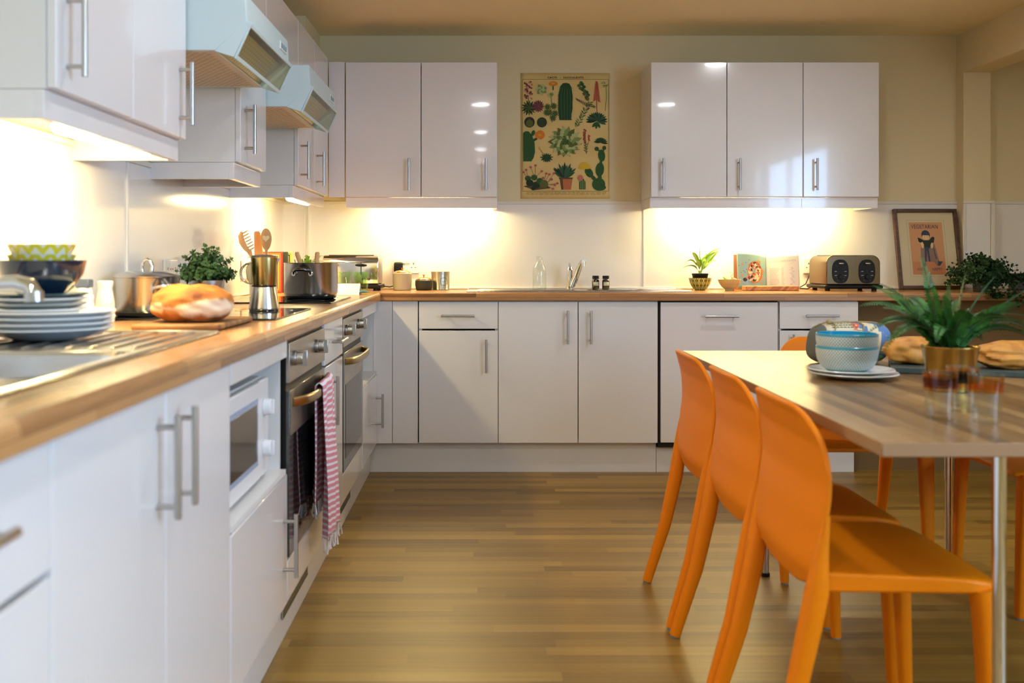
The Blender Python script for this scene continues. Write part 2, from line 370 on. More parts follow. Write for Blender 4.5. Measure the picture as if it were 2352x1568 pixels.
# ovens
def oven(label, u0, u1):
    t = thing('oven', label, 'oven', fL((u0+u1)/2, -.27, .2655), 'built-in ovens')
    mbox(B(), fL, u0+.004, u1-.004, -.5, -.022, .27, .864).build('body', M_RUBBER, t, smooth=False)
    # white drawer front below
    pn = mbox(B(), fL, u0, u1, -.018, -.002, ZB0, .262).build('lower_panel', M_DOOR, t, bevel=.0015)
    fr = mbox(B(), fL, u0+.003, u1-.003, -.021, -.008, .27, .86).build('front_frame', M_BLACK, t)
    cp = mbox(B(), fL, u0+.004, u1-.004, -.008, .002, .745, .853).build('control_panel', M_INOX, t, bevel=.001)
    m = (u0+u1)/2
    for du in (-.25, .12):
        k = B(); k.rod(fL(m+du, .002, .808), fL(m+du, .012, .808), .021, n=24); k.rod(fL(m+du, .012, .808), fL(m+du, .03, .808), .019, .017, n=24)
        mbox(k, fL, m+du-.005, m+du+.005, .012, .042, .787, .829)
        k.build('knob', M_STEEL, cp, bevel=.0015)
    d = B(); mbox(d, fL, u0+.004, u1-.004, -.008, .002, .272, .722)
    d = d.build('door', M_INOX if False else mat('oven_door_glass', srgb(66, 68, 66), .12, 0, .6), t, bevel=.001)
    mbox(B(), fL, u0+.02, u1-.02, .002, .0032, .60, .721).build('door_top_strip', M_INOX, d)
    mbox(B(), fL, u0+.06, u1-.06, .002, .0030, .315, .60).build('window', M_GLASSBLK, d)
    # bowed handle, a flat band standing off the door
    n = 40; h = B(); pts = []
    for i in range(n+1):
        s = i/n; u = u0+.045+(u1-u0-.09)*s; v = .002+.038*(1-abs(2*s-1)**6)+.006*math.sin(PI*s); pts.append(fL(u, v, .688))
    h.sweep(pts, [(.0065, .0135)]*(n+1), n=16, sq=3.2); h.build('handle', mat('satin_nickel', srgb(176, 158, 122), .28, 1), d)
    return t
oven('steel oven nearest the camera with a striped tea towel on its handle', 2.70, 3.318)
oven('steel oven farther away, bare bowed handle, nearer the back corner', 3.765, 4.385)
# plinths
GP = 'white plinth boards'
tag(B().box(-.581, -.563, .42, 5.05, .0, .152).build('plinth_board', M_PLINTH, bevel=.001), 'white plinth board along the floor under the left-hand cabinets', 'plinth')
tag(B().box(-.563, .886, 5.045, 5.063, 0, .152).build('plinth_board', M_PLINTH, bevel=.001), 'white plinth board along the floor below the back sink cupboards', 'plinth')
tag(B().box(.888, 1.89, 5.046, 5.064, 0, .125).build('plinth_board', M_PLINTH, bevel=.001), 'white plinth board below the dishwasher, partly behind orange chairs', 'plinth')
for a, c, lb in ((2.80, 3.2, 'slim steel vent grille in the plinth under the nearer oven'), (3.86, 4.24, 'slim steel vent grille in the plinth under the farther oven')):
    t = thing('vent_grille', lb, 'vent', (-.56, (a+c)/2, .05))
    B().box(-.563, -.560, a, c, .07, .098).build('backing', M_BLACK, t)
    b = B().box(-.562, -.556, a, c, .068, .072).box(-.562, -.556, a, c, .096, .100)
    for k in range(3): b.box(-.561, -.557, a+.005, c-.005, .076+k*.007, .079+k*.007)
    for k in range(14): b.box(-.561, -.557, a+(c-a)*k/13-.002, a+(c-a)*k/13+.002, .068, .100)
    b.build('grille', M_STEEL, t)
# wall units, back
ZU0, ZU1 = 1.405, 2.118
mbox(B(), fBU, -.8035, -.72, -.02, -.002, ZU0, ZU1).build('filler', M_DOOR)
tag(bpy.data.objects['filler'], 'narrow white filler strip in the corner between left and back wall cabinets', 'filler panel')
unit('wall_cabinet', 'double-door white wall cabinet left of the cactus poster', fBU, -.716, .085, ZU0, ZU1, .318,
     [(-.716, -.3165, ZU0, ZU1, dict(hd=(-.379, 1.524, True))), (-.3165, .085, ZU0, ZU1, dict(hd=(.025, 1.524, True)))], GW, 1, ends=(0, 1))
unit('wall_cabinet', 'double-door white wall cabinet right of the poster, over the green plant', fBU, .895, 1.6985, ZU0, ZU1, .318,
     [(.895, 1.2965, ZU0, ZU1, dict(hd=(.957, 1.524, True))), (1.2965, 1.6985, ZU0, ZU1, dict(hd=(1.359, 1.524, True)))], GW, 1, ends=(1, 0))
unit('wall_cabinet', 'single-door white wall cabinet at the right end, over the four-slice toaster', fBU, 1.6985, 2.10, ZU0, ZU1, .318,
     [(1.6985, 2.10, ZU0, ZU1, dict(hd=(1.763, 1.524, True)))], GW, 1, ends=(0, 1))
# wall units, left
ZL1 = 2.132
unit('wall_cabinet', 'large double-door white wall cabinet at top left, nearest the camera', fLU, 1.88, 2.712, ZU0, ZL1, .303,
     [(1.88, 2.30, ZU0, ZL1, dict(hd=(1.932, 1.52, True))), (2.30, 2.712, ZU0, ZL1, dict(hd=(2.652, 1.522, True)))], GW, 1, ends=(1, 1))
unit('wall_cabinet', 'narrow single-door white wall cabinet between the two extractor hoods', fLU, 3.325, 3.723, ZU0, ZL1, .303,
     [(3.325, 3.723, ZU0, ZL1, dict(hd=(3.385, 1.522, True)))], GW, 1, ends=(1, 1))
unit('wall_cabinet', 'double-door white wall cabinet between farther hood and back corner', fLU, 4.37, 5.225, ZU0, ZL1, .303,
     [(4.37, 4.806, ZU0, ZL1, dict(hd=(4.44, 1.52, True))), (4.806, 5.225, ZU0, ZL1, dict(hd=(4.87, 1.52, True)))], GW, 1, ends=(1, 0))
unit('bridging_cabinet', 'short white cabinet over the nearer extractor hood', fLU, 2.714, 3.323, 1.812, ZL1, .303, [(2.714, 3.323, 1.812, ZL1, {})], GW)
unit('bridging_cabinet', 'short white cabinet over the farther extractor hood', fLU, 3.725, 4.368, 1.812, ZL1, .303, [(3.725, 4.368, 1.812, ZL1, {})], GW)
# extractor hoods
M_HOOD = mat('hood_enamel', srgb(196, 214, 216), .35)
M_FILT = mat('hood_filter', srgb(178, 170, 140), .38, .5)
def hood(label, u0, u1):
    t = thing('extractor_hood', label, 'extractor hood', ((XW-.64)/2, (u0+u1)/2, 1.65), 'extractor hoods under the left wall cabinets')
    g = .003; pr = [(XW+.006, 1.808), (-.70, 1.808), (-.645, 1.808), (-.64, 1.731), (-.727, 1.652), (XW+.006, 1.652)]
    b = B()
    # hollow shell: sides, top, front lip, back
    for a, c in ((u0+g, u0+g+.012), (u1-g-.012, u1-g)): b.prism(pr, lambda x, z, d: (x, d, z), a, c)
    b.box(XW+.006, -.645, u0+.015, u1-.015, 1.796, 1.808); b.prism([(-.657, 1.796), (-.645, 1.808), (-.64, 1.731), (-.652, 1.731)], lambda x, z, d: (x, d, z), u0+.015, u1-.015)
    b.build('body', M_HOOD, t, bevel=.0015)
    # perforated underside: plate with slots
    pl = B().mi(0).box(XW+.01, -.73, u0+.016, u1-.016, 1.652, 1.656); pl.mi(1)
    nx = 15; ny = 34
    for i in range(nx):
        for j in range(ny):
            x = XW+.03+(.36-.03)*i/nx+(.010 if j % 2 else 0); y = u0+.04+(u1-u0-.08)*j/(ny-1)
            pl.box(x, x+.012, y-.003, y+.003, 1.6512, 1.6522)
    pl.build('underside_grille', [mat('hood_grille_white', srgb(226, 214, 196), .45), mat('grille_slot', srgb(190, 174, 148), .6)], t, smooth=False)
    # inner slope with slots behind the visor
    th = Vector((-.727+.652, 0, 1.656-1.731)).normalized()
    v = B().mi(0); A0 = Vector((-.664, 0, 1.722)); A1 = Vector((-.738, 0, 1.658)); nr = Vector((th.z, 0, -th.x))
    q = lambda s, y, d: tuple(A0.lerp(A1, s)+Vector((0, y, 0))+nr*d)
    v.add([q(0, u0+.02, 0), q(1, u0+.02, 0), q(1, u1-.02, 0), q(0, u1-.02, 0)], [(0, 1, 2, 3)]); v.mi(1)
    for i in range(7):
        for j in range(20):
            s = .1+i*.12; y = u0+.05+(u1-u0-.1)*j/20
            v.add([q(s, y, .0006), q(s+.07, y, .0006), q(s+.07, y+.014, .0006), q(s, y+.014, .0006)], [(0, 1, 2, 3)])
            v.add([q(s, y, -.0006), q(s+.07, y, -.0006), q(s+.07, y+.014, -.0006), q(s, y+.014, -.0006)], [(0, 1, 2, 3)])
    v.build('filter', [M_FILT, mat('filter_slot', srgb(214, 200, 160), .4)], t, smooth=False)
    # tilted visor: side cheeks plus clear-ish panel with metal frame
    vz = B(); F0 = Vector((-.632, 0, 1.728)); F1 = Vector((-.676, 0, 1.632)); n2 = Vector((.9, 0, -.42)).normalized()
    w = lambda s, y, d: tuple(F0.lerp(F1, s)+Vector((0, y, 0))+n2*d)
    def slab(bb, s0, s1, y0, y1, d0, d1):
        bb.add([w(s0, y0, d0), w(s1, y0, d0), w(s1, y1, d0), w(s0, y1, d0), w(s0, y0, d1), w(s1, y0, d1), w(s1, y1, d1), w(s0, y1, d1)],
               [(0, 1, 2, 3), (4, 7, 6, 5), (0, 4, 5, 1), (1, 5, 6, 2), (2, 6, 7, 3), (3, 7, 4, 0)])
    slab(vz, 0, .10, u0+.006, u1-.006, 0, .006); slab(vz, .90, 1, u0+.006, u1-.006, 0, .006)
    slab(vz, .1, .9, u0+.006, u0+.014, 0, .006); slab(vz, .1, .9, u1-.014, u1-.006, 0, .006)
    for y0 in (u0+.004, u1-.010):
        vz.prism([(-.632, 1.728), (-.676, 1.634), (-.729, 1.650), (-.643, 1.733)], lambda x, z, d: (x, d, z), y0, y0+.006)
    vo = vz.build('visor', M_HOOD, t, bevel=.0008)
    gl = B(); slab(gl, .1, .9, u0+.014, u1-.014, .002, .0035); gl.build('visor_glass', thin_glass('smoked_visor', (.86, .86, .72), 1.3, .2), vo, smooth=False)
    c = B().box(-.642, -.638, u1-.15, u1-.05, 1.752, 1.778).build('switch_panel', M_CAPW, t, bevel=.001)
    for k in range(3): B().box(-.639, -.636, u1-.142+k*.03, u1-.124+k*.03, 1.757, 1.773).build('switch_button', mat('grey_button', srgb(120, 150, 160), .4), c, bevel=.001)
    return t
hood('pale blue-white extractor hood nearer the camera, its grey visor tilted out', 2.716, 3.321)
hood('pale blue-white extractor hood farther away, over the second hob', 3.727, 4.366)

# under-cabinet tube lights
M_TUBE = mat('lit_tube', (1, 1, 1), .5, emit=LAMP_WARM, estr=STRIP_POWER)
def strip(label, f, u0, u1, v, z=1.398):
    t = thing('strip_light', label, 'light', f((u0+u1)/2, v, z-.03), 'under-cabinet strip lights')
    mbox(B(), f, u0-.03, u1+.03, v-.022, v+.022, z-.012, z).build('housing', M_CAPW, t, bevel=.002)
    b = B(); b.sweep([f(u0, v, z-.020), f(u1, v, z-.020)], (.016, .011), n=14); b.build('diffuser', M_TUBE, t)
strip('lit strip light under the nearest left wall cabinet', fLU, 2.06, 2.60, -.070, 1.378)
strip('lit strip light under the left wall cabinet by the back corner', fLU, 4.52, 5.00, -.068, 1.378)
strip('lit strip light under the back wall cabinet left of the poster', fBU, -.50, -.02, -.20)
strip('lit strip light under the back wall cabinets right of the poster', fBU, 1.10, 1.90, -.20)

# ceiling downlights
M_DISC = mat('lit_disc', (1, 1, 1), .5, emit=LAMP_CEIL, estr=CEIL_POWER)
for i, (x, y) in enumerate([(1.5, 4.15), (1.49, 2.48), (1.49, .73), (1.49, -.84), (0, 2.48), (0, .73), (0, -.84), (0, -2.2), (1.49, -2.2), (3.05, 3.2), (3.05, .8)]):
    t = thing('ceiling_light', 'round recessed ceiling light, %s' % ['over the right wall cabinets', 'over the table', 'above the near end of the table', 'behind the camera right', 'over the aisle', 'over the near sink', 'behind the camera left', 'far behind the camera left', 'far behind the camera right', 'beyond the beam', 'beyond the beam, near side'][i], 'light', (x, y, ZC-.012), 'round ceiling lights')
    B().lathe([(.075, ZC-.001), (.095, ZC-.001), (.093, ZC-.010), (.075, ZC-.012), (.074, ZC-.001)], (x, y, 0), 32, False, False).build('rim', M_CAPW, t)
    B().lathe([(.0735, ZC-.0045), (.0735, ZC-.0035)], (x, y, 0), 32).build('lens', M_DISC, t)

# ------------------------------------------------------------------ worktops
def worktop_profile(b, axis):
    pass
t = thing('worktop', 'wood-block worktop along the left wall, with hobs and near sink', 'worktop', (-.8, 2.9, .87))
def wt_left(y0, y1, x0, x1):
    # rounded front edge profile swept along y
    pr = [(x0, .87), (x1-.003, .87), (x1, .873), (x1, .899), (x1-.003, .906), (x1-.010, .910), (x0, .910)]
    return B().prism(pr, lambda x, z, d: (x, d, z), y0, y1)
SX0, SX1, SY0, SY1 = -1.06, -.605, .70, 2.31      # sink plate footprint
b = wt_left(SY1-.02, BF-.02, XW+.005, -.502)
o = b.build('top', M_TOP_Y, t, ang=.4)
b = wt_left(.42, SY1-.02, SX1-.02, -.502); b.box(XW+.005, SX0+.02, .42, SY1-.02, .87, .91); b.box(SX0+.02, SX1-.02, .42, SY0+.02, .87, .91)
b.build('top', M_TOP_Y, t, ang=.4)
t = thing('worktop', 'wood-block worktop along the back wall, with toasters, sink and cookbook', 'worktop', (1.3, 5.27, .87))
pr = lambda y0: [(YW-.007, .87), (y0+.003, .87), (y0, .873), (y0, .899), (y0+.003, .906), (y0+.010, .910), (YW-.007, .910)]
CX0, CX1, CY0, CY1 = -.075, 1.085, 5.09, 5.50
b = B().prism(pr(BF-.02), lambda y, z, d: (d, y, z), XW+.005, CX0+.02); b.prism(pr(BF-.02), lambda y, z, d: (d, y, z), CX1-.02, 3.295)
b.prism([(CY0+.02, .87), (BF-.017, .87), (BF-.02, .873), (BF-.02, .899), (BF-.017, .906), (BF-.010, .910), (CY0+.02, .91)], lambda y, z, d: (d, y, z), CX0+.02, CX1-.02)
b.box(CX0+.02, CX1-.02, CY1-.02, YW-.007, .87, .91)
b.build('top', M_TOP_X, t, ang=.4)
tag(B().box(1.90, 3.29, 5.10, 5.118, 0, .869).build('back_board', mat('brown_board', srgb(112, 88, 52), .7)), 'brown board closing the space under the right end of the worktop', 'panel')
tag(B().box(3.26, 3.278, 5.14, YW-.007, 0, .869).build('support_panel', M_CARC), 'white support panel under the far right worktop', 'panel')

def sink(name, label, f, L, W, bowl, ribs1, ribs2, z=.9105):
    """f(u, w) -> x, y ; plate of length L, width W with a bowl and ribbed drainers"""
    t = thing(name, label, 'sink', (*f(L/2, W/2), .78))
    u0, u1, w0, w1 = bowl; b = B(); P = lambda u, w, zz: (*f(u, w), zz)
    def quad(a, c, d, e, zz): b.add([P(a, d, zz), P(c, d, zz), P(c, e, zz), P(a, e, zz)], [(0, 1, 2, 3)])
    ti = .0035
    for a, c, d, e in ((0, L, 0, w0), (0, L, w1, W), (0, u0, w0, w1), (u1, L, w0, w1)):
        p = P(a, d, z); q = P(c, e, z+ti); b.box(p[0], q[0], p[1], q[1], p[2], q[2])
    b.build('rim', M_SINK, t, bevel=.0015)
    bw = B(); n = 40
    def ring(ins, zz, r):
        out = []
        for i in range(n):
            a = 2*PI*i/n; cx, cy = math.cos(a), math.sin(a)
            hx, hy = (u1-u0)/2-ins, (w1-w0)/2-ins
            e = 2/7
            out.append(P((u0+u1)/2+math.copysign(abs(cx)**e, cx)*hx, (w0+w1)/2+math.copysign(abs(cy)**e, cy)*hy, zz))
        return out
    rings = [ring(-.004, z+ti, 0), ring(.004, z-.004, 0), ring(.012, z-.10, 0), ring(.03, z-.118, 0), ring(.15, z-.122, 0)]
    vs = sum(rings, []); fs = [(j*n+i, j*n+(i+1) % n, (j+1)*n+(i+1) % n, (j+1)*n+i) for j in range(len(rings)-1) for i in range(n)]
    bw.add(vs, fs+[tuple((len(rings)-1)*n+i for i in range(n))]); bw.build('bowl', M_SINK, t)
    # raised edge bead
    e = B(); rr = .0035; g = .006
    cs = [P(g, g, z+ti), P(L-g, g, z+ti), P(L-g, W-g, z+ti), P(g, W-g, z+ti)]
    for i in range(4): e.rod(cs[i], cs[(i+1) % 4], rr, n=8)
    e.build('edge_bead', M_SINK, t)
    for (a, c, ds) in [r for r in (ribs1, ribs2) if r]:
        r_ = B()
        for w in ds: r_.sweep([P(a, w, z+ti), P(a+.02, w, z+ti+.001), P(c-.02, w, z+ti+.001), P(c, w, z+ti)], [(.001, .0008), (.006, .003), (.006, .003), (.001, .0008)], n=8)
        r_.build('drainer_ribs', M_SINK, t)
    return t
M_SINK = mat('sink_steel', (.62, .60, .57), .22, 1)
W_ = SX1-SX0
sink('kitchen_sink', 'steel sink and drainer in the left worktop, under the stacked plates', lambda u, w: (SX1-w, SY0+u), SY1-SY0, W_,
     (.70, 1.12, .035, .40), (1.17, 1.58, [.05+.042*k for k in range(9)]), (.05, .62, [.05+.042*k for k in range(9)]))
sink('kitchen_sink', 'steel sink and drainer in the back worktop, behind the glass bottle', lambda u, w: (CX0+u, CY0+w), CX1-CX0, CY1-CY0,
     (.62, .98, .05, .35), (.06, .56, [.06+.036*k for k in range(8)]), None)
# black glass hobs
def hob(label, y0, y1):
    t = thing('hob', label, 'hob', (-.83, (y0+y1)/2, .9105), 'black glass hobs')
    B().box(-1.075, -.575, y0, y1, .9105, .9155).build('glass', M_GLASSBLK, t, bevel=.001)
    for x, y, r in ((-.95, .15, .09), (-.70, .15, .075), (-.95, .43, .075), (-.70, .43, .09)):
        B().lathe([(r, .9156), (r+.0015, .9156), (r+.0015, .9158), (r, .9158), (r, .9156)], (x, y0+y, 0), 40, False, False).build('cooking_zone', mat('zone_ring', (.12, .12, .12), .3), t)
    return t
hob('black glass hob nearer the camera, under the moka pot', 2.78, 3.37)
hob('black glass hob farther away, under the big open saucepan', 3.81, 4.40)

# ------------------------------------------------------------------ microwave in the niche
t = thing('microwave', 'white microwave oven with two round dials, in the left niche', 'microwave', (-.76, 2.345, .519))
M_MW = mat('microwave_white', (.74, .74, .76), .3)
B().box(-.95, -.572, 2.135, 2.60, .531, .778).build('body', M_MW, t, bevel=.006)
d = B(); d.box(-.572, -.552, 2.137, 2.49, .533, .776); d = d.build('door', M_MW, t, bevel=.004)
B().box(-.5525, -.5505, 2.185, 2.45, .585, .725).build('window', mat('microwave_window', (.04, .035, .03), .12, coat=.5), d, bevel=.001)
B().box(-.5525, -.551, 2.172, 2.462, .572, .738).build('window_frame', mat('microwave_window_frame', srgb(150, 165, 190), .3), d, bevel=.001)
cp = B().box(-.572, -.555, 2.493, 2.598, .533, .776).build('control_panel', M_MW, t, bevel=.004)
for z in (.705, .60):
    k = B(); k.rod((-.555, 2.545, z), (-.535, 2.545, z), .022, .020, 28); k.box(-.536, -.528, 2.541, 2.549, z-.019, z+.019); k.build('dial', M_MW, cp, bevel=.002)
for x, y in ((-.6, 2.17), (-.6, 2.57), (-.92, 2.17), (-.92, 2.57)): B().rod((x, y, .519), (x, y, .532), .012, n=12).build('foot', M_BLACK, t)

# ------------------------------------------------------------------ tea towel on the nearer oven handle
M_TOW = mat('towel_cloth', (.8, .7, .7), .9)
def towel_mat():
    m = mat('striped_towel', (.8, .7, .7), .95); nt = m.node_tree; N = nt.nodes.new; L = nt.links.new; p = nt.nodes['Principled BSDF']
    tc = N('ShaderNodeTexCoord'); s = N('ShaderNodeSeparateXYZ'); L(tc.outputs['Object'], s.inputs[0])
    a = N('ShaderNodeMath'); a.operation = 'MULTIPLY'; a.inputs[1].default_value = 1/.0185; L(s.outputs['Z'], a.inputs[0])
    f = N('ShaderNodeMath'); f.operation = 'FRACT'; L(a.outputs[0], f.inputs[0])
    g = N('ShaderNodeMath'); g.operation = 'GREATER_THAN'; g.inputs[1].default_value = .40; L(f.outputs[0], g.inputs[0])
    mx = N('ShaderNodeMix'); mx.data_type = 'RGBA'; mx.inputs['A'].default_value = srgb(226, 222, 232); mx.inputs['B'].default_value = srgb(208, 138, 152)
    L(g.outputs[0], mx.inputs['Factor']); L(mx.outputs['Result'], p.inputs['Base Color']); return m
t = thing('tea_towel', 'pink and white striped tea towel with fringe hanging on the nearer oven handle', 'towel', (-.44, 3.1, .30))
T0, T1 = 2.945, 3.225
def tw(side):
    def fn(s, tt):
        y = T0+(T1-T0)*s; v = .068
        uu = (y-2.745)/(3.273-2.745); hv = LF+.002+.038*(1-abs(2*uu-1)**6)+.006*math.sin(PI*uu)
        z = .7045-tt*(.462 if side else .36)
        fold = .010*math.sin(s*14+tt*2.5)*(.25+tt)+.006*math.sin(s*31)*tt
        pinch = 1-.08*tt if side else 1-.2*tt
        y = (T0+T1)/2+(y-(T0+T1)/2)*pinch
        if side: x = hv+.009+fold*.9+.006*tt
        else: x = max(LF+.008, hv-.014+fold*.4-.01*tt)
        return (x, y+.01*tt, z)
    return fn
b = B(); b.grid(tw(1), 40, 40); b.grid(tw(0), 40, 30)
def bridge(s, tt):
    a = Vector(tw(1)(s, 0)); c = Vector(tw(0)(s, 0)); p = a.lerp(c, tt); p.z += .010*math.sin(PI*tt); return p
b.grid(bridge, 40, 6)
cl = b.build('cloth', towel_mat(), t, solid=.003, weld=1e-4, soff=0)
fr = B(); rnd = random.Random(3)
for side, zl in ((1, .42), (0, .33)):
    fr = B()
    for k in range(24):
        s = (k+.5)/24; p = Vector(tw(side)(s, 1)); q = p+Vector((rnd.uniform(-.006, .006), rnd.uniform(-.006, .006), -.03)); q.x = max(q.x, LF+.004)
        e = q+Vector((rnd.uniform(-.004, .004), rnd.uniform(-.006, .006), -.012)); e.x = max(e.x, LF+.004)
        fr.sweep([p, q, e], [.0018, .0026, .0034], n=6)
    fr.build('fringe', mat('towel_fringe', srgb(222, 214, 214), .9), t)

# ------------------------------------------------------------------ dining table
TZ = .752; TX0, TX1, TY0, TY1 = .722, 1.93, 1.792, 3.575
t = thing('dining_table', 'large wood-topped dining table on chrome legs, set with plates, bread and fern', 'table', (1.33, 2.68, 0))
tb = B().box(TX0, TX1, TY0, TY1, TZ-.026, TZ); tb.m = [1, 0, 1, 1, 1, 1]
top = tb.build('tabletop', [M_TABLE, mat('table_edge', srgb(150, 116, 84), .4)], t, bevel=.002, seg=2)
B().box(TX0+.2, TX1-.2, TY0+.16, TY1-.16, TZ-.048, TZ-.0265).build('apron', mat('grey_green_apron', srgb(110, 124, 116), .5), t, bevel=.002)
for x, y in ((.972, 1.868), (1.66, 1.868), (.97, 3.40), (1.61, 3.43)):
    g = B(); g.rod((x, y, .008), (x, y, TZ-.027), .0125, n=20); g = g.build('leg', M_CHROME, t)
    B().rod((x, y, 0), (x, y, .012), .016, n=16).build('foot_cap', M_BLACK, g)

# ------------------------------------------------------------------ orange chairs
def chair_parts(t):
    HW = .228
    def back(s, tt):
        s = 2*s-1; a = abs(s)
        zt = .788-.135*(1-math.sqrt(max(0, 1-(max(0, a-.52)/.48)**2)))
        zb = .414+.060*a**4
        z = zb+(zt-zb)*tt
        # profile in x: lip at the top, waist, bulge at seat height
        ks = [(.38, -.115), (.42, -.142), (.47, -.155), (.55, -.145), (.64, -.134), (.71, -.138), (.76, -.152), (.795, -.170)]
        x = ks[-1][1]
        for (z0, x0), (z1, x1) in zip(ks, ks[1:]):
            if z <= z1:
                u = max(0, (z-z0)/(z1-z0)); u = u*u*(3-2*u)*.5+u*.5; x = x0+(x1-x0)*u; break
        x += .018*a**2.2*(1-.35*max(0, (z-.62)/.17))
        wd = HW*(1-.05*max(0, (.55-z)/.15))*(1+.0*tt)
        return (x, s*wd, z)
    b = B(); b.grid(back, 36, 36); b.build('backrest', M_ORANGE, t, local=True, solid=.012, soff=0, subsurf=1)
    def seat(s, tt):
        # closed loop section: top surface then underside, u across, v front-back
        y = (2*s-1); x = -.138+.368*tt
        hw = .192+.030*tt if tt < .85 else .2175
        if tt > .8: hw *= 1-.10*((tt-.8)/.2)**2
        dish = .016*(1-y*y)*math.sin(PI*min(1, tt*1.1))
        z = .457-dish-.016*max(0, (tt-.72)/.28)**2+.008*(1-tt)-.004*y**6
        return (x, y*hw, z)
    b = B(); n, m = 30, 26
    b.grid(seat, n, m)
    nt_ = len(b.v)
    def under(s, tt):
        p = seat(s, tt); return (p[0]*1.0, p[1], min(p[2]-.006, .420+.006*(tt)))
    b.grid(under, n, m)
    G = lambda i, j: j*(n+1)+i
    for j in range(m):
        for i in (0, n): b.f.append((G(i, j), G(i, j+1), nt_+G(i, j+1), nt_+G(i, j))); b.m.append(0)
    for i in range(n):
        for j in (0, m): b.f.append((G(i, j), G(i+1, j), nt_+G(i+1, j), nt_+G(i, j))); b.m.append(0)
    b.build('seat', M_ORANGE, t, local=True, bevel=.006, seg=3, weld=1e-5)
    for sy in (-1, 1):
        g = B(); g.sweep([(-.122, sy*.219, .58), (-.132, sy*.215, .50), (-.138, sy*.208, .43), (-.150, sy*.203, .36), (-.185, sy*.204, .20), (-.245, sy*.210, .006)],
                         [(.006, .006), (.014, .012), (.022, .022), (.022, .023), (.019, .019), (.015, .015)], n=16, up=(0, 1, 0), sq=2.8)
        g = g.build('leg', M_ORANGE, t, local=True)
        B().rod((-.245, sy*.212, 0), (-.245, sy*.212, .008), .0125, n=14).build('foot_pad', M_PAD, g, local=True)
        g = B(); g.sweep([(.190, sy*.196, .432), (.196, sy*.196, .38), (.204, sy*.197, .20), (.212, sy*.199, .006)],
                         [(.022, .028), (.019, .026), (.016, .021), (.013, .016)], n=16, up=(0, 1, 0), sq=3)
        g = g.build('leg', M_ORANGE, t, local=True)
        B().rod((.212, sy*.199, 0), (.212, sy*.199, .008), .0125, n=14).build('foot_pad', M_PAD, g, local=True)
GC = 'orange plastic chairs round the dining table'
ch = thing('dining_chair', 'orange moulded plastic chair on the left side of the table, nearest the camera', 'chair', (.800, 2.170, 0), GC)
chair_parts(ch)
dup(ch, (.800, 2.640, 0), 0, 'middle orange plastic chair of the three along the left side of the table')
dup(ch, (.800, 3.120, 0), 0, 'farthest orange plastic chair of the three along the left side of the table')
dup(ch, (1.325, 3.60, 0), -PI/2, 'orange plastic chair at the far end of the table, its back just above the tabletop')
dup(ch, (1.83, 3.19, 0), PI, 'orange plastic chair on the right side of the table, mostly hidden under it')

# ------------------------------------------------------------------ poster
t = thing('poster', 'cream botanical poster of cacti and succulents on the back wall', 'poster', (.472, YW-.002, 1.416))
PX0, PX1, PZ0, PZ1 = .222, .721, 1.416, 2.118
B().grid(lambda s, q: (PX0+(PX1-PX0)*s, YW-.0035-.0012*math.sin(q*9+s*3)*abs(s-.5), PZ0+(PZ1-PZ0)*q), 20, 24).build('sheet', noisy('aged_paper', srgb(206, 178, 112), srgb(216, 190, 124), (6, 6, 6), .8), t, solid=.001)
PC = dict(dk=srgb(24, 44, 26), g=srgb(40, 80, 38), lg=srgb(120, 138, 74), pale=srgb(170, 176, 122), blue=srgb(48, 84, 66), red=srgb(176, 60, 44), pink=srgb(190, 110, 92), yel=srgb(206, 168, 40), org=srgb(208, 120, 34), pur=srgb(80, 44, 52), brn=srgb(90, 66, 44), ink=srgb(44, 38, 26), terra=srgb(176, 104, 66), olive=srgb(84, 96, 40), mar=srgb(130, 70, 66))
pk = list(PC); pm = [mat('print_'+k, PC[k], .8) for k in pk]
pb = B(); lay = [0]
# poster picture coordinates: 0..1000 across, 0..1400 down, measured on the sheet
def pf(u, v):
    return (PX0+(PX1-PX0)*u/1000, YW-.0056-lay[0]*1e-6, PZ1-(PZ1-PZ0)*v/1400)
def poly(k, pts): lay[0] += 1; pb.mi(pk.index(k)); pb.add([pf(*p) for p in pts], [tuple(range(len(pts)))])
def ell(k, x, y, rx, ry, n=18, rot=0):
    c, s_ = math.cos(rot), math.sin(rot)
    poly(k, [(x+rx*math.cos(2*PI*i/n)*c-ry*math.sin(2*PI*i/n)*s_, y+rx*math.cos(2*PI*i/n)*s_+ry*math.sin(2*PI*i/n)*c) for i in range(n)])
def leaf(k, x, y, L, wd, a):
    a = math.radians(a); d = (math.cos(a), -math.sin(a)); nn = (d[1], -d[0])
    pts = []
    for s_ in (0, .25, .55, .8, 1, .8, .55, .25):
        pass
    prof = [(0, .25), (.3, .9), (.6, 1), (.85, .5), (1, 0)]
    up = [(x+d[0]*L*s_+nn[0]*wd*h/2, y+d[1]*L*s_+nn[1]*wd*h/2) for s_, h in prof]
    dn = [(x+d[0]*L*s_-nn[0]*wd*h/2, y+d[1]*L*s_-nn[1]*wd*h/2) for s_, h in prof[:-1]]
    poly(k, up+dn[::-1])
def line(k, pts, wd):
    for (x0, y0), (x1, y1) in zip(pts, pts[1:]):
        L = math.hypot(x1-x0, y1-y0) or 1; nx, ny = -(y1-y0)/L*wd/2, (x1-x0)/L*wd/2
        poly(k, [(x0+nx, y0+ny), (x1+nx, y1+ny), (x1-nx, y1-ny), (x0-nx, y0-ny)])
def ros(x, y, R, k1, k2, n, wd, rings=2, a0=0, sq=1):
    for r in range(rings):
        RR = R*(1-.33*r)
        for i in range(n):
            a = a0+360*(i+.5*r)/n; leaf((k1, k2)[(i+r) % 2], x, y, RR*(1 if sq == 1 else (1-.35*abs(math.sin(math.radians(a))))), wd*(1-.2*r), a)
rp = random.Random(5)
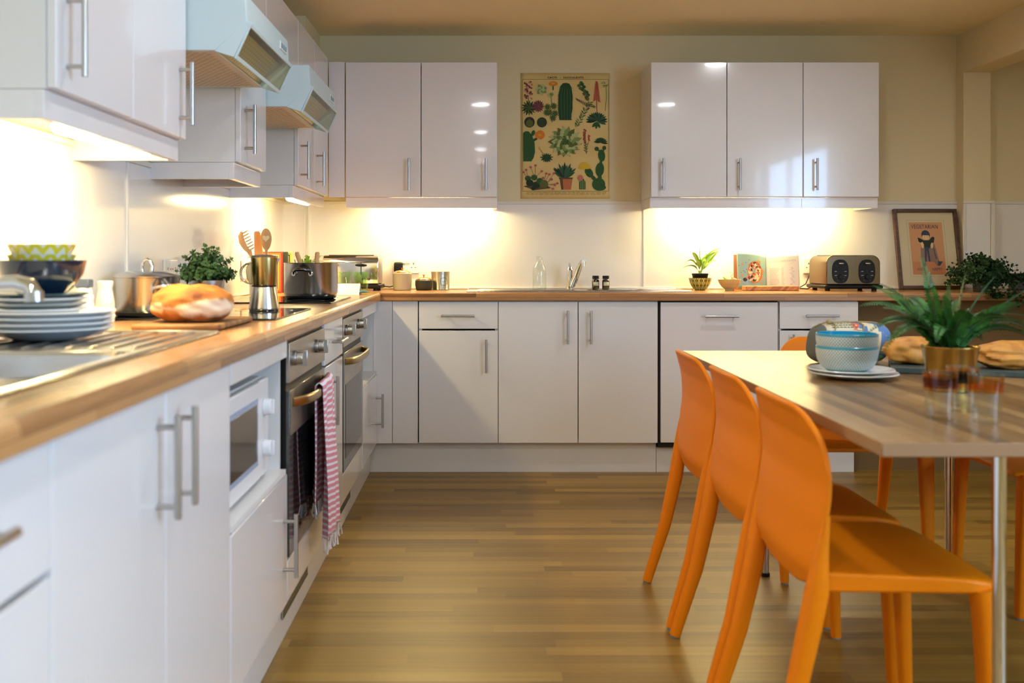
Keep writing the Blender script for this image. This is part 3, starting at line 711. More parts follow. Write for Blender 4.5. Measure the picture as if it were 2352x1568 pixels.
line('ink', [(16, 72), (984, 72), (984, 1316), (16, 1316), (16, 72)], 3)
# columnar cactus
poly('g', [(430, 520), (415, 400), (418, 250), (440, 150), (470, 115), (505, 108), (545, 120), (570, 160), (582, 260), (580, 400), (560, 500), (575, 525), (440, 525)])
for k_, xs in enumerate((445, 475, 505, 535, 560)):
    line('dk', [(505+(xs-505)*.5, 118), (505+(xs-505)*1.15, 240), (505+(xs-505)*1.15, 400), (xs, 520)], 9)
for k_ in range(22): ell('pink', 416+(k_ % 2)*168+rp.uniform(-6, 6), 150+k_*16, 4, 4, 6)
# flowering spike and dark rosette, top left
for k_ in range(26): ell(('mar', 'pink', 'pur')[k_ % 3], 85+rp.uniform(-38, 40), 100+k_*7.4, 15, 11, 8, rp.random())
line('olive', [(85, 270), (90, 380)], 8); ros(90, 390, 90, 'dk', 'olive', 15, 20, 2, 10)
ros(195, 370, 72, 'pur', 'mar', 16, 24, 3)
ros(230, 185, 68, 'lg', 'pale', 7, 46, 2, 20)
ell('org', 362, 120, 52, 27); ell('yel', 362, 116, 22, 9); line('g', [(362, 145), (362, 190)], 12)
ell('pale', 330, 245, 30, 26, 9); ell('lg', 345, 238, 24, 20, 7); line('lg', [(340, 260), (345, 340), (325, 450), (350, 550)], 8)
for x, y in ((300, 380), (370, 370), (320, 440), (385, 450), (360, 500), (290, 440)): ros(x, y, 44, 'olive', 'g', 11, 12, 1, rp.uniform(0, 40))
# leafy twigs
for k_ in range(13): ell(('olive', 'g')[k_ % 2], 660+k_*8+rp.uniform(-26, 26), 110+k_*15, 22, 19, 9)
line('mar', [(690, 230), (760, 300)], 6)
for k_ in range(26):
    x = 770-k_*6; y = 330+k_*11; leaf(('olive', 'lg', 'g')[k_ % 3], x, y, 46, 13, 20+100*(k_ % 2)+rp.uniform(-20, 20))
for k_ in range(9): leaf(('mar', 'olive')[k_ % 2], 640+k_*14, 310+k_*10, 44, 12, 130-k_*10); leaf('olive', 720+k_*10, 350+rp.uniform(-10, 20), 50, 11, 30-k_*8)
# red hot spike, aloe
line('red', [(850, 90), (850, 300), (855, 460)], 8)
for k_ in range(26): leaf('red', 850, 95+k_*8, 22+k_*1.4, 11, -35 if k_ % 2 else 215)
for i, a in enumerate(range(-22, 203, 15)): leaf(('blue', 'g', 'dk')[i % 3], 850, 530, 128-30*abs(math.sin(math.radians(a))), 34, a)
for i, a in enumerate((-60, -95, -130)): leaf('g', 850, 545, 80, 32, a)
line('lg', [(955, 130), (960, 280), (945, 420)], 7)
for k_ in range(12): ell('lg', 935+rp.uniform(-30, 40), 95+rp.uniform(0, 60), 10, 6, 6)
# round cacti
ell('dk', 98, 548, 58, 60, 22); ell('olive', 98, 560, 40, 42, 16); ell('pur', 95, 505, 20, 12); ell('dk', 237, 550, 56, 56, 22)
for k_ in range(-3, 4): line('olive', [(237+k_*8, 505), (237+k_*15, 550), (237+k_*8, 595)], 2.5)
# prickly pear with orange flower
poly('g', [(26, 985), (26, 670), (50, 648), (85, 650), (125, 690), (155, 780), (160, 880), (145, 940), (120, 985)])
for k_ in range(24): ell('dk', rp.uniform(40, 140), rp.uniform(690, 960), 5, 3, 6)
ell('g', 138, 670, 20, 34, 12, .3); leaf('g', 110, 770, 110, 28, 30)
for a in range(0, 360, 40): ell('org', 215+26*math.cos(a), 690+26*math.sin(a), 30, 26, 9)
ell('yel', 213, 690, 16, 12); 
# central rosette
for R, n_, wd in ((190, 17, 78), (155, 15, 72), (118, 12, 62), (82, 9, 48), (48, 7, 34)):
    for i in range(n_): 
        a = 360*(i+.5*(n_ % 2))/n_; leaf(('lg', 'pale', 'olive')[i % 3] if R > 60 else ('g', 'olive')[i % 2], 495, 765, R*(1-.10*abs(math.sin(math.radians(a)))), wd, a)
for a in range(10, 370, 21): ell('mar', 495+186*math.cos(math.radians(a)), 765+168*math.sin(math.radians(a)), 5, 5, 6)
# small plants
ros(290, 945, 84, 'g', 'dk', 13, 17, 2, 8, 0); line('mar', [(260, 910), (215, 850)], 4); ell('yel', 208, 838, 10, 20, 8)
line('olive', [(735, 900), (725, 800), (722, 640)], 7)
for k_ in range(16): ell(('red', 'mar')[k_ % 2], 720+rp.uniform(-14, 14), 630+k_*10, 12, 9, 7); 
for k_ in range(8): ell('red', 765+rp.uniform(-8, 8), 695+k_*8, 10, 7, 7); leaf('olive', 728, 790+k_*14, 32, 10, 40 if k_ % 2 else 140)
line('olive', [(765, 750), (735, 850)], 4)
for i, a in enumerate(range(-8, 190, 18)): leaf(('dk', 'g')[i % 2], 895, 775, 84-24*math.sin(math.radians(max(0, a))), 22, a)
# cluster with pink flowers, bottom left
poly('brn', [(30, 1262), (120, 1240), (300, 1250), (330, 1285), (150, 1306)])
for x, y, r in ((80, 1175, 34), (150, 1165, 36), (100, 1225, 42), (170, 1250, 44), (215, 1205, 40), (260, 1235, 48), (140, 1285, 26)): ell(('g', 'dk', 'olive')[(x+r) % 3], x, y, r, r*.92, 14)
for x, y, x2, y2 in ((60, 1080, 80, 1160), (30, 1105, 70, 1170), (110, 1050, 150, 1150), (165, 1030, 160, 1150), (235, 1095, 165, 1160), (285, 1120, 260, 1210), (250, 1170, 240, 1200), (320, 1130, 270, 1210), (345, 1185, 285, 1230), (370, 1120, 300, 1220), (380, 1250, 300, 1240), (410, 1230, 300, 1245), (360, 1290, 300, 1260)):
    line('mar', [(x, y), (x2, y2)], 4); ell('pink', x, y, 18, 15, 7); ell('mar', x, y, 8, 7, 6)
# potted aloe
for i, a in enumerate((150, 140, 125, 112, 100, 90, 80, 68, 55, 42, 32, 135, 62)): leaf(('blue', 'g', 'dk')[i % 3], 492, 1175, 150+35*math.sin(math.radians(a))-(0 if i % 2 else 30), 32, a)
poly('terra', [(437, 1180), (580, 1180), (562, 1300), (455, 1300)]); poly('brn', [(425, 1165), (585, 1165), (580, 1182), (432, 1182)]); poly('brn', [(437, 1182), (470, 1182), (478, 1300), (455, 1300)])
# small cactus with pink flower
poly('g', [(655, 1296), (655, 1215), (675, 1180), (705, 1180), (725, 1215), (725, 1296)])
for x in (672, 690, 708): line('pale', [(x, 1190), (x, 1292)], 4)
for a in range(0, 360, 45): ell('pink', 665+18*math.cos(a), 1168+18*math.sin(a), 18, 18, 7)
# opuntia bottom right
for x, y, rx, ry, r in ((872, 1240, 74, 72, 0), (885, 1075, 48, 78, .1), (905, 920, 40, 68, -.1), (850, 845, 26, 24, 0), (935, 835, 22, 24, 0), (765, 1110, 40, 60, -.6), (885, 1275, 70, 36, 0)):
    ell('g', x, y, rx, ry, 18, r)
    ell('g', 885, 1165, 22, 30, 10); ell('g', 897, 1000, 16, 26, 10); ell('g', 815, 1170, 34, 22, 10, .8); ell('g', 925, 860, 10, 14, 8); ell('g', 868, 862, 14, 10, 8)
    for k_ in range(9): ell('dk', x+rp.uniform(-.6, .6)*rx, y+rp.uniform(-.7, .7)*ry, 4, 4, 5)
for i, a in enumerate(range(10, 180, 18)): leaf('yel', 715, 1065, 80, 24, a)
# title and caption
pt = B(); text_to(pt, 'CACTI  -  SUCCULENTS', 28, lambda u, v: pf(500+u, 52-v), sx=1.12, spacing=1.25)
for i in (0, .8, 1.6): text_to(pt, 'CACTI  -  SUCCULENTS', 28, lambda u, v: pf(500+u+i, 52-v+i), sx=1.12, spacing=1.25)
for r_ in range(3):
    x = 60+rp.uniform(0, 8)
    while x < 930:
        wv = rp.uniform(20, 60); line('ink', [(x, 1328+r_*13), (x+wv, 1328+r_*13)], 2.6); x += wv+rp.uniform(8, 22)
pt.build('title', pm[pk.index('ink')], t, smooth=False); pb.build('print', pm, t, smooth=False)

# ------------------------------------------------------------------ framed print leaning on the worktop
FW, FH = .352, .452; ly = .095
ft = thing('picture_frame', 'dark wood framed print reading VEGETARIAN, leaning on the wall at the right', 'picture', (2.464, 5.445, .9105))
th = math.atan2(ly, FH)
def FF(u, v, d=0):  # u across, v up, d towards the room
    return (2.464+u, 5.452+v*math.sin(th)-d*math.cos(th), .9115+v*math.cos(th)+d*math.sin(th))
def fbox(b, u0, u1, v0, v1, d0, d1):
    return b.add([FF(u, v, d) for d in (d0, d1) for v in (v0, v1) for u in (u0, u1)], [(0, 2, 3, 1), (4, 5, 7, 6), (0, 1, 5, 4), (2, 6, 7, 3), (0, 4, 6, 2), (1, 3, 7, 5)])
M_FR = noisy('walnut_frame', srgb(58, 32, 14), srgb(84, 50, 24), (10, 10, 60), .35)
b = B(); fwid = .019
for a, c, e, g in ((-FW/2, -FW/2+fwid, 0, FH), (FW/2-fwid, FW/2, 0, FH), (-FW/2+fwid, FW/2-fwid, 0, fwid), (-FW/2+fwid, FW/2-fwid, FH-fwid, FH)): fbox(b, a, c, e, g, -.004, .020)
b.build('frame', M_FR, ft, bevel=.0015)
fbox(B(), -FW/2+fwid, FW/2-fwid, fwid, FH-fwid, -.003, .004).build('mount', mat('cream_mount', srgb(212, 196, 158), .8), ft, smooth=False)
pv = lambda u, v, d: FF(u, v, d)
b = B(); fbox(b, -.092, .092, .082, .378, .004, .0046); b.build('print', mat('salmon_paper', srgb(206, 150, 104), .8), ft, smooth=False)
b = B()
for a, c, e, g in ((-.104, .104, .389, .3905), (-.104, .104, .0705, .072), (-.104, -.1025, .072, .389), (.1025, .104, .072, .389)): fbox(b, a, c, e, g, .004, .0044)
b.build('mount_line', mat('mount_bevel', srgb(176, 158, 116), .8), ft, smooth=False)
cols = [mat('ink_navy', srgb(52, 62, 84), .8), mat('ink_green', srgb(26, 44, 34), .8), mat('ink_skin', srgb(226, 190, 140), .8), mat('ink_coat', srgb(140, 112, 96), .8), mat('ink_rust', srgb(200, 130, 88), .8)]
fb = B()
def fp(k, pts, lz): fb.mi(k); fb.add([FF(x, y, .0047+lz*.00006) for x, y in pts], [tuple(range(len(pts)))])
E = lambda x, y, rx, ry, n=20: [(x+rx*math.cos(2*PI*i/n), y+ry*math.sin(2*PI*i/n)) for i in range(n)]
fp(4, [(-.088, .084), (.088, .084), (.088, .155), (-.088, .155)], 0)
fp(3, [(-.02, .262), (-.034, .258), (-.040, .20), (-.038, .16), (-.026, .128), (-.016, .130), (-.014, .155), (.030, .155), (.044, .130), (.054, .134), (.058, .16), (.048, .22), (.040, .258), (.02, .262)], 1)
fp(0, [(.052, .158), (.078, .156), (.060, .132), (.048, .134)], 2); fp(0, [(-.034, .14), (-.02, .15), (-.012, .132), (-.028, .126)], 2)
fp(0, [(-.018, .25), (.018, .25), (.014, .232), (.006, .226), (.010, .155), (.002, .155), (-.004, .222), (-.012, .155), (-.020, .155), (-.016, .235)], 3)
fp(0, [(.030, .24), (.034, .24), (.046, .17), (.041, .17)], 4)
fp(1, [(-.050, .292), (-.034, .286), (-.018, .276), (.012, .276), (.026, .292), (.036, .297), (.044, .290), (.038, .264), (.020, .250), (.014, .236), (-.016, .236), (-.020, .250), (-.046, .268)], 5)
fp(0, E(-.004, .308, .024, .025), 6); fp(2, E(-.004, .295, .019, .018), 7)
fp(0, [(-.024, .304), (.016, .304), (.016, .314), (-.024, .314)], 8)
fp(2, [(-.036, .262), (-.024, .266), (-.018, .25), (-.022, .232), (-.032, .232)], 8); fp(2, [(.018, .25), (.026, .264), (.034, .258), (.030, .232), (.02, .230)], 8)
for x in (-.012, .004): fp(1, [(x-.004, .297), (x+.004, .297), (x, .295)], 9)
fb.mi(0); text_to(fb, 'VEGETARIAN', .034, lambda u, v: FF(-.006+u, .352+v, .0056), sx=.72, spacing=1.05)
text_to(fb, 'AND        HAPPY', .026, lambda u, v: FF(.002+u, .112+v, .0056), sx=.72, spacing=1.0)
fb.build('illustration', cols, ft, smooth=False)
fbox(B(), -FW/2+fwid, FW/2-fwid, fwid, FH-fwid, .012, .0135).build('glazing', thin_glass('clear_glazing', ior=1.08), ft, smooth=False)

# ================================================================== things on the worktops
WZ = .9105
def bake(name, label, cat, loc, group=None, rz=0): return thing(name, label, cat, loc, group, rz)
def blob(b, c, r, amp=.0, fr=6, n=40, m=28, seed=0, sup=2.0, flat=0):
    """lumpy ellipsoid; flat: cuts the bottom level"""
    c = Vector(c); vs = []; fs = []
    for j in range(m+1):
        ph = PI*j/m
        for i in range(n):
            th = 2*PI*i/n
            d = [math.sin(ph)*math.cos(th), math.sin(ph)*math.sin(th), math.cos(ph)]
            e = 2/sup; d = Vector([math.copysign(abs(k)**e, k) for k in d])
            k = 1+amp*noise.noise(Vector(d)*fr+Vector((seed, seed*1.7, 0)))
            v = Vector((d.x*r[0]*k, d.y*r[1]*k, d.z*r[2]*k))
            if flat and v.z < -r[2]*flat: v.z = -r[2]*flat+(v.z+r[2]*flat)*.08
            vs.append(c+v)
    for j in range(m):
        for i in range(n):
            k = (i+1) % n; fs.append((j*n+i, (j+1)*n+i, (j+1)*n+k, j*n+k))
    return b.add(vs, fs)
def lathe_thing(name, prof, c, m, parent=None, n=40, **k):
    return B().lathe(prof, c, n, k.pop('cap0', True), k.pop('cap1', False)).build(name, m, parent, **k)
# profile of a thin-walled vessel: outer then inner
def vessel(outer, wall, floor_):
    inner = [(max(r-wall, .001), z) for r, z in reversed(outer) if z > outer[0][1]+floor_]
    return outer+inner+[(.001, outer[0][1]+floor_)]

# --- stacked crockery on the near drainer
DZ = WZ+.004
def plate(label, c, R, h, m, group, name='dinner_plate'):
    pr = [(R*.55, 0), (R*.6, .002), (R*.8, h*.45), (R, h), (R-.002, h+.003), (R*.78, h*.5+.004), (R*.58, .006), (.001, .006)]
    return tag(lathe_thing(name, [(r, z+c[2]) for r, z in pr], (c[0], c[1], 0), m, n=64), label, 'plate', group)
M_PLW = mat('plate_glaze', (.74, .76, .76), .2, coat=.4)
M_PLT = mat('teal_glaze', srgb(52, 78, 84), .2, coat=.4)
cx, cy = -.895, 2.06
nm = ['lowest', 'second from the bottom', 'third from the bottom', 'fourth from the bottom']
for i in range(4):
    plate('wide white plate, %s in the tall stack on the near sink' % nm[i], (cx+.002*i, cy-.002*i, DZ+.004+i*.0115), .128, .022, M_PLW, 'wide white plates stacked on the near sink')
z0 = DZ+.004+3*.0115+.012
for i in range(3):
    plate('smaller plate %s above the wide white ones in the near stack' % ['directly', 'with a dark rim, second', 'pale and third'][i], (cx-.02, cy, z0+i*.011), .094, .014, mat('grey_glaze', srgb(150, 158, 158), .25, coat=.3) if i == 1 else M_PLW, 'smaller plates in the near stack', 'side_plate')
z1 = z0+3*.011
plate('dark teal plate at the top of the stack, under the navy bowl', (cx-.018, cy, z1), .096, .012, M_PLT, None, 'side_plate')
M_NAVY = mat('navy_glaze', srgb(16, 34, 54), .12, coat=.6)
zb = z1+.008
pr = vessel([(.042, zb), (.044, zb+.003), (.062, zb+.018), (.080, zb+.045), (.087, zb+.074)], .004, .006)
tag(lathe_thing('serving_bowl', pr, (cx-.014, cy, 0), M_NAVY, n=56), 'glossy navy blue bowl on top of the plate stack by the near sink', 'bowl')
def zigzag_mat(name, ca, cb, freq, amp, pitch):
    m = mat(name, ca, .3, coat=.3); nt = m.node_tree; N = nt.nodes.new; L = nt.links.new; p = nt.nodes['Principled BSDF']
    def M(op, a, b_=None, c_=None):
        n = N('ShaderNodeMath'); n.operation = op
        for i, v in enumerate((a, b_, c_)):
            if v is None: continue
            if isinstance(v, (int, float)): n.inputs[i].default_value = v
            else: L(v, n.inputs[i])
        return n.outputs[0]
    tc = N('ShaderNodeTexCoord'); s = N('ShaderNodeSeparateXYZ'); L(tc.outputs['Object'], s.inputs[0])
    at = M('ARCTAN2', s.outputs['Y'], s.outputs['X'])
    return m, nt, M, L, N, p, s, at
m, nt, M, L, N, p, s, at = zigzag_mat('yellow_lattice_glaze', srgb(216, 214, 206), 0, 0, 0, 0)
u = M('MULTIPLY', at, 14/(2*PI)); tri = M('PINGPONG', u, .5); h = M('MULTIPLY', s.outputs['Z'], 1/.034)
d1 = M('ABSOLUTE', M('SUBTRACT', M('FRACT', M('ADD', h, tri)), .5)); g = M('LESS_THAN', d1, .21)
mx = N('ShaderNodeMix'); mx.data_type = 'RGBA'; mx.inputs['A'].default_value = srgb(222, 220, 210); mx.inputs['B'].default_value = srgb(208, 200, 50)
L(g, mx.inputs['Factor']); L(mx.outputs['Result'], p.inputs['Base Color']); M_YEL = m
for i in range(2):
    zz = zb+.036+i*.021
    pr = vessel([(.034, zz), (.036, zz+.002), (.052, zz+.018), (.060, zz+.035), (.067, zz+.050)], .003, .005)
    tag(lathe_thing('small_bowl', pr, (cx-.014, cy, 0), M_YEL, n=48), ['lower', 'upper'][i]+' of two yellow-patterned bowls nested in the navy bowl', 'bowl', 'yellow-patterned bowls')

# --- near mixer tap, spout reaching in from the left edge
t = thing('kitchen_tap', 'chrome mixer tap at the near sink, rounded spout at the left edge', 'tap', (-1.075, 1.62, WZ+.003))
b = B(); b.rod((-1.03, 1.62, WZ+.0035), (-1.03, 1.62, .985), .024, .021, 24); b.build('tap_body', M_CHROME, t, bevel=.002)
b = B(); b.sweep([(-1.03, 1.62, .955), (-.97, 1.62, .985), (-.91, 1.62, 1.008), (-.85, 1.62, 1.028), (-.79, 1.62, 1.041), (-.755, 1.62, 1.043), (-.735, 1.62, 1.038), (-.728, 1.62, 1.026)],
                 [.015, .014, .013, .0125, .013, .014, .0145, .0135], n=20, up=(0, 1, 0)); sp = b.build('spout', M_CHROME, t)
B().rod((-.728, 1.62, 1.030), (-.727, 1.62, 1.014), .0145, n=24).build('aerator', M_STEEL, sp)
B().box(-1.042, -1.018, 1.55, 1.62, .986, .996).build('lever', M_CHROME, t, bevel=.004)

# --- white jars behind the plates
for (x, y, r, h, lb) in ((-1.035, 2.74, .026, .112, 'tall white ceramic bottle behind the near plate stack'), (-1.02, 2.58, .020, .078, 'short white ceramic shaker between the plates and the tall white bottle')):
    z = WZ
    tag(lathe_thing('ceramic_bottle', [(r*.8, z), (r, z+.004), (r*1.02, z+h*.45), (r*.8, z+h*.72), (r*.72, z+h*.8), (r*.86, z+h*.9), (r*.86, z+h*.97), (r*.7, z+h), (.001, z+h)], (x, y, 0), M_CER), lb, 'bottle')
t = thing('storage_jar', 'small white jar with a dark square lid, beside the navy bowl', 'jar', (-1.06, 2.66, WZ))
lathe_thing('jar', [(.018, WZ), (.021, WZ+.004), (.021, WZ+.085), (.017, WZ+.095), (.001, WZ+.095)], (-1.06, 2.66, 0), M_CER, t)
B().box(-1.078, -1.042, 2.642, 2.678, WZ+.0955, WZ+.118).build('lid', mat('slate_blue', srgb(70, 84, 104), .4), t, bevel=.003)

# --- lidded saucepan
def pan_handle(b, c, ang, R, z, w=.035, out=.030, r=.0045):
    c = Vector(c); d = Vector((math.cos(ang), math.sin(ang), 0)); s_ = Vector((-d.y, d.x, 0))
    pts = [c+d*(R-.001)+s_*(-w)+Vector((0, 0, z-.012)), c+d*(R+.006)+s_*(-w*.95)+Vector((0, 0, z-.002)), c+d*(R+out)+s_*(-w*.5)+Vector((0, 0, z+.004)), c+d*(R+out+.003)+Vector((0, 0, z+.006)),
           c+d*(R+out)+s_*(w*.5)+Vector((0, 0, z+.004)), c+d*(R+.006)+s_*(w*.95)+Vector((0, 0, z-.002)), c+d*(R-.001)+s_*w+Vector((0, 0, z-.012))]
    b.sweep(pts, [(r, r*1.6), (r, r*1.3), (r, r*1.3), (r*1.1, r*1.5), (r, r*1.3), (r, r*1.3), (r, r*1.6)], n=12)
M_PAN = mat('pan_steel', (.72, .70, .67), .2, 1)
HZ = .9157
t = thing('saucepan', 'lidded steel saucepan on the nearer hob, behind the bread', 'saucepan', (-.98, 2.92, HZ))
c = (-.98, 2.92, 0)
lathe_thing('pan_base', [(.080, HZ), (.087, HZ+.004), (.088, HZ+.012), (.001, HZ+.012)], c, M_BLACK, t)
lathe_thing('pan_body', vessel([(.088, HZ+.0122), (.0925, HZ+.02), (.0925, HZ+.11), (.094, HZ+.112)], .003, .004), c, M_PAN, t, n=56)
lid = lathe_thing('lid', [(.0945, HZ+.1125), (.0955, HZ+.116), (.085, HZ+.122), (.055, HZ+.130), (.02, HZ+.133), (.001, HZ+.1335)], c, M_PAN, t, n=56)
b = B(); b.sweep([(c[0]-.014+.0*i, c[1]+.0, HZ+.132) for i in range(1)]+[(c[0]-.015, c[1], HZ+.146), (c[0]-.010, c[1], HZ+.160), (c[0], c[1], HZ+.165), (c[0]+.010, c[1], HZ+.160), (c[0]+.015, c[1], HZ+.146), (c[0]+.014, c[1], HZ+.132)], [.005]*7, n=12, up=(0, 1, 0))
b.build('lid_knob', M_CHROME, lid)
for a in (-.75, 2.39):
    b = B(); pan_handle(b, c, a, .0925, HZ+.085); b.build('handle', M_PAN, t)

# --- bread on its board
t = thing('bread_board', 'wooden chopping board under the round loaf on the left worktop', 'board', (-.735, 2.56, WZ+.0005))
b = B(); b.box(-.840, -.628, 2.385, 2.74, WZ+.0005, WZ+.0145); b.build('board', noisy('board_wood', srgb(96, 64, 38), srgb(164, 120, 74), (5, 30, 10), .55), t, bevel=.005, seg=3)
def bread_mat(name, crust, dark, flour):
    m = noisy(name, crust, dark, (14, 14, 14), .75, .35, .7, bump=.6); nt = m.node_tree; N = nt.nodes.new; L = nt.links.new; p = nt.nodes['Principled BSDF']
    r = [n for n in nt.nodes if n.type == 'VALTORGB'][0]
    tc = [n for n in nt.nodes if n.type == 'TEX_COORD'][0]
    n2 = N('ShaderNodeTexNoise'); n2.inputs['Scale'].default_value = 9; n2.inputs['Detail'].default_value = 6; L(tc.outputs['Object'], n2.inputs['Vector'])
    s = N('ShaderNodeSeparateXYZ'); L(tc.outputs['Object'], s.inputs[0])
    # flour sits in a belt round the shoulder of the loaf
    a = N('ShaderNodeMath'); a.operation = 'SUBTRACT'; L(s.outputs['Z'], a.inputs[0]); a.inputs[1].default_value = .036
    ab = N('ShaderNodeMath'); ab.operation = 'ABSOLUTE'; L(a.outputs[0], ab.inputs[0])
    mr = N('ShaderNodeMapRange'); mr.inputs[1].default_value = .026; mr.inputs[2].default_value = .0; mr.inputs[3].default_value = -.12; mr.inputs[4].default_value = .14; L(ab.outputs[0], mr.inputs[0])
    ad = N('ShaderNodeMath'); L(n2.outputs['Fac'], ad.inputs[0]); L(mr.outputs[0], ad.inputs[1])
    st = N('ShaderNodeMapRange'); st.inputs[1].default_value = .50; st.inputs[2].default_value = .62; L(ad.outputs[0], st.inputs[0])
    mx = N('ShaderNodeMix'); mx.data_type = 'RGBA'; mx.inputs['B'].default_value = flour
    L(st.outputs[0], mx.inputs['Factor']); L(r.outputs[0], mx.inputs['A']); L(mx.outputs['Result'], p.inputs['Base Color']); return m
M_BREAD = bread_mat('floured_crust', srgb(196, 122, 52), srgb(112, 60, 28), srgb(220, 204, 180))
b = B(); c0 = Vector((-.728, 2.515, WZ+.0585))
def loaf(th, ph):
    pass
blob(b, c0, (.099, .098, .050), .07, 3.2, 72, 48, 3, 2.3, .86)
for v in b.v:      # slash across the top: a valley with a raised ear
    d = v-c0
    if d.z > 0:
        s_ = (d.x*.5+d.y*.86+.012)/.02
        v.z -= .010*math.exp(-s_*s_)*(1-min(1, (d.length/.11))**3); v.z += .006*math.exp(-((s_+1.5)/1.1)**2)*(1-min(1, (d.length/.11))**3)
tag(b.build('bread_loaf', M_BREAD), 'round floury crusty loaf on a wooden board by the near sink', 'bread')

# --- leafy plants
def leafm(name, c1, c2, rough=.5): return noisy(name, c1, c2, (30, 30, 30), rough, .35, .65)
def round_leaf(b, p, d, up, L_, W):
    d = d.normalized(); s = d.cross(up)
    if s.length < 1e-3: s = d.cross(Vector((1, 0, 0)))
    s.normalize(); n = s.cross(d).normalized()
    pts = [(0, 0, 0), (.25, .42, .04), (.6, .5, .06), (.9, .25, .02), (1, 0, -.03), (.9, -.25, .02), (.6, -.5, .06), (.25, -.42, .04)]
    vs = [p+d*L_*a+s*W*c_+n*L_*e for a, c_, e in pts]+[p+d*L_*.5]
    b.add(vs, [(8, i, (i+1) % 8) for i in range(8)])
def bush(name, label, c, R, z0, pot, count, leafL, m, flat=1.0, seed=1, shape=1.0, minz=-.25, extra=None):
    rnd = random.Random(seed); t = thing(name, label, 'plant', (c[0], c[1], pot['z']))
    fo = B(); st = B()
    top = Vector((c[0], c[1], z0))
    for k in range(count):
        th = rnd.uniform(0, 2*PI); u = rnd.uniform(minz, 1); rr = math.sqrt(max(0, 1-u*u))
        L_ = R*rnd.uniform(.72, 1.1)
        e = Vector((math.cos(th)*rr, math.sin(th)*rr, u*flat))*L_
        tip = top+Vector((0, 0, R*.12))+e; mid = top+e*.5+Vector((0, 0, R*.25))
        pts = []
        for i in range(8):
            s = i/7; pts.append(top*(1-s)**2+mid*2*s*(1-s)+tip*s*s)
        st.sweep(pts, [.0012]*8, n=4)
        for i in range(2, 8):
            dr = (pts[i]-pts[i-1]).normalized()
            for sg in (0, PI):
                a = rnd.uniform(-.5, .5)+sg+i*1.57; s1 = dr.cross(Vector((0, 0, 1)));
                if s1.length < 1e-3: s1 = Vector((1, 0, 0))
                s1.normalize(); s2 = s1.cross(dr)
                d = (s1*math.cos(a)+s2*math.sin(a)+dr*.5)
                round_leaf(fo, pts[i], d, dr, leafL*rnd.uniform(.75, 1.15)*(.75 if i == 7 else 1), leafL*rnd.uniform(.65, .85))
        round_leaf(fo, pts[-1], (pts[-1]-pts[-2]), Vector((0, 1, 0)), leafL*.7, leafL*.5)
    if extra: extra(fo)
    st.build('stems', mat('stem_green', srgb(60, 80, 40), .6), t); fo.build('foliage', m, t, smooth=False)
    lathe_thing('pot', pot['prof'], c, pot['m'], t, n=48)
    return t
z = HZ
bush('potted_plant', 'bushy round-leaved green plant in a tin pot behind the loaf', (-.87, 3.16, 0), .088, z+.088, dict(z=z, m=mat('tin_pot', (.60, .60, .60), .3, 1),
     prof=vessel([(.042, z), (.044, z+.002), (.055, z+.098), (.0575, z+.10)], .002, .01)+[]), 95, .017, leafm('boxwood_leaf', srgb(38, 74, 36), srgb(84, 118, 66), .5), 1.15, 4, minz=.0)

# --- moka pot
t = thing('moka_pot', 'tall steel stovetop coffee pot with a loop handle on the nearer hob', 'coffee pot', (-.70, 3.20, HZ))
c = (-.697, 3.20, 0); z = HZ
M_MK = mat('satin_pot_steel', (.60, .58, .54), .2, 1); M_MKB = mat('champagne_steel', srgb(186, 168, 112), .2, 1)
lathe_thing('boiler', [(.046, z), (.0485, z+.004), (.0485, z+.010), (.037, z+.070), (.0365, z+.076), (.001, z+.077)], c, M_MK, t, n=56)
lathe_thing('gasket_ring', [(.038, z+.0772), (.0395, z+.078), (.0395, z+.080), (.038, z+.081), (.001, z+.081)], c, M_BLACK, t, n=48)
up = lathe_thing('upper_chamber', vessel([(.0385, z+.0812), (.0395, z+.085), (.0425, z+.170)], .002, .004), c, M_MKB, t, n=56)
b = B(); b.add([(c[0]+.030, c[1]-.012, z+.168), (c[0]+.030, c[1]+.012, z+.168), (c[0]+.0535, c[1], z+.169), (c[0]+.038, c[1], z+.140)], [(0, 1, 2), (0, 2, 3), (1, 3, 2), (0, 3, 1)]); b.build('spout', M_MK, up)
lid = lathe_thing('lid', [(.0435, z+.1705), (.044, z+.173), (.040, z+.177), (.02, z+.180), (.001, z+.1805)], c, M_MK, t, n=56)
B().box(c[0]-.052, c[0]-.040, c[1]-.008, c[1]+.008, z+.170, z+.174).build('hinge', M_MK, lid, bevel=.001)
b = B(); P_ = []
for i in range(21):
    a = PI/2+PI*i/20; P_.append((c[0]-.040+.036*math.cos(a)*1.0, c[1]-.01, z+.120+.034*math.sin(a)))
b.sweep(P_, [.0018]*21, n=8, up=(0, 1, 0)); P2 = [(x, y+.022, zz) for x, y, zz in P_]; b.sweep(P2, [.0018]*21, n=8, up=(0, 1, 0)); b.build('handle', M_MK, t)
b = B(); b.sweep([(c[0]-.043, c[1], z+.150), (c[0]-.048, c[1], z+.13), (c[0]-.046, c[1], z+.105), (c[0]-.040, c[1], z+.09)], [(.010, .003), (.012, .006), (.011, .005), (.008, .002)], n=14, up=(0, 1, 0)); b.build('thumb_guard', mat('pale_grey_plastic', srgb(190, 186, 172), .4), t)

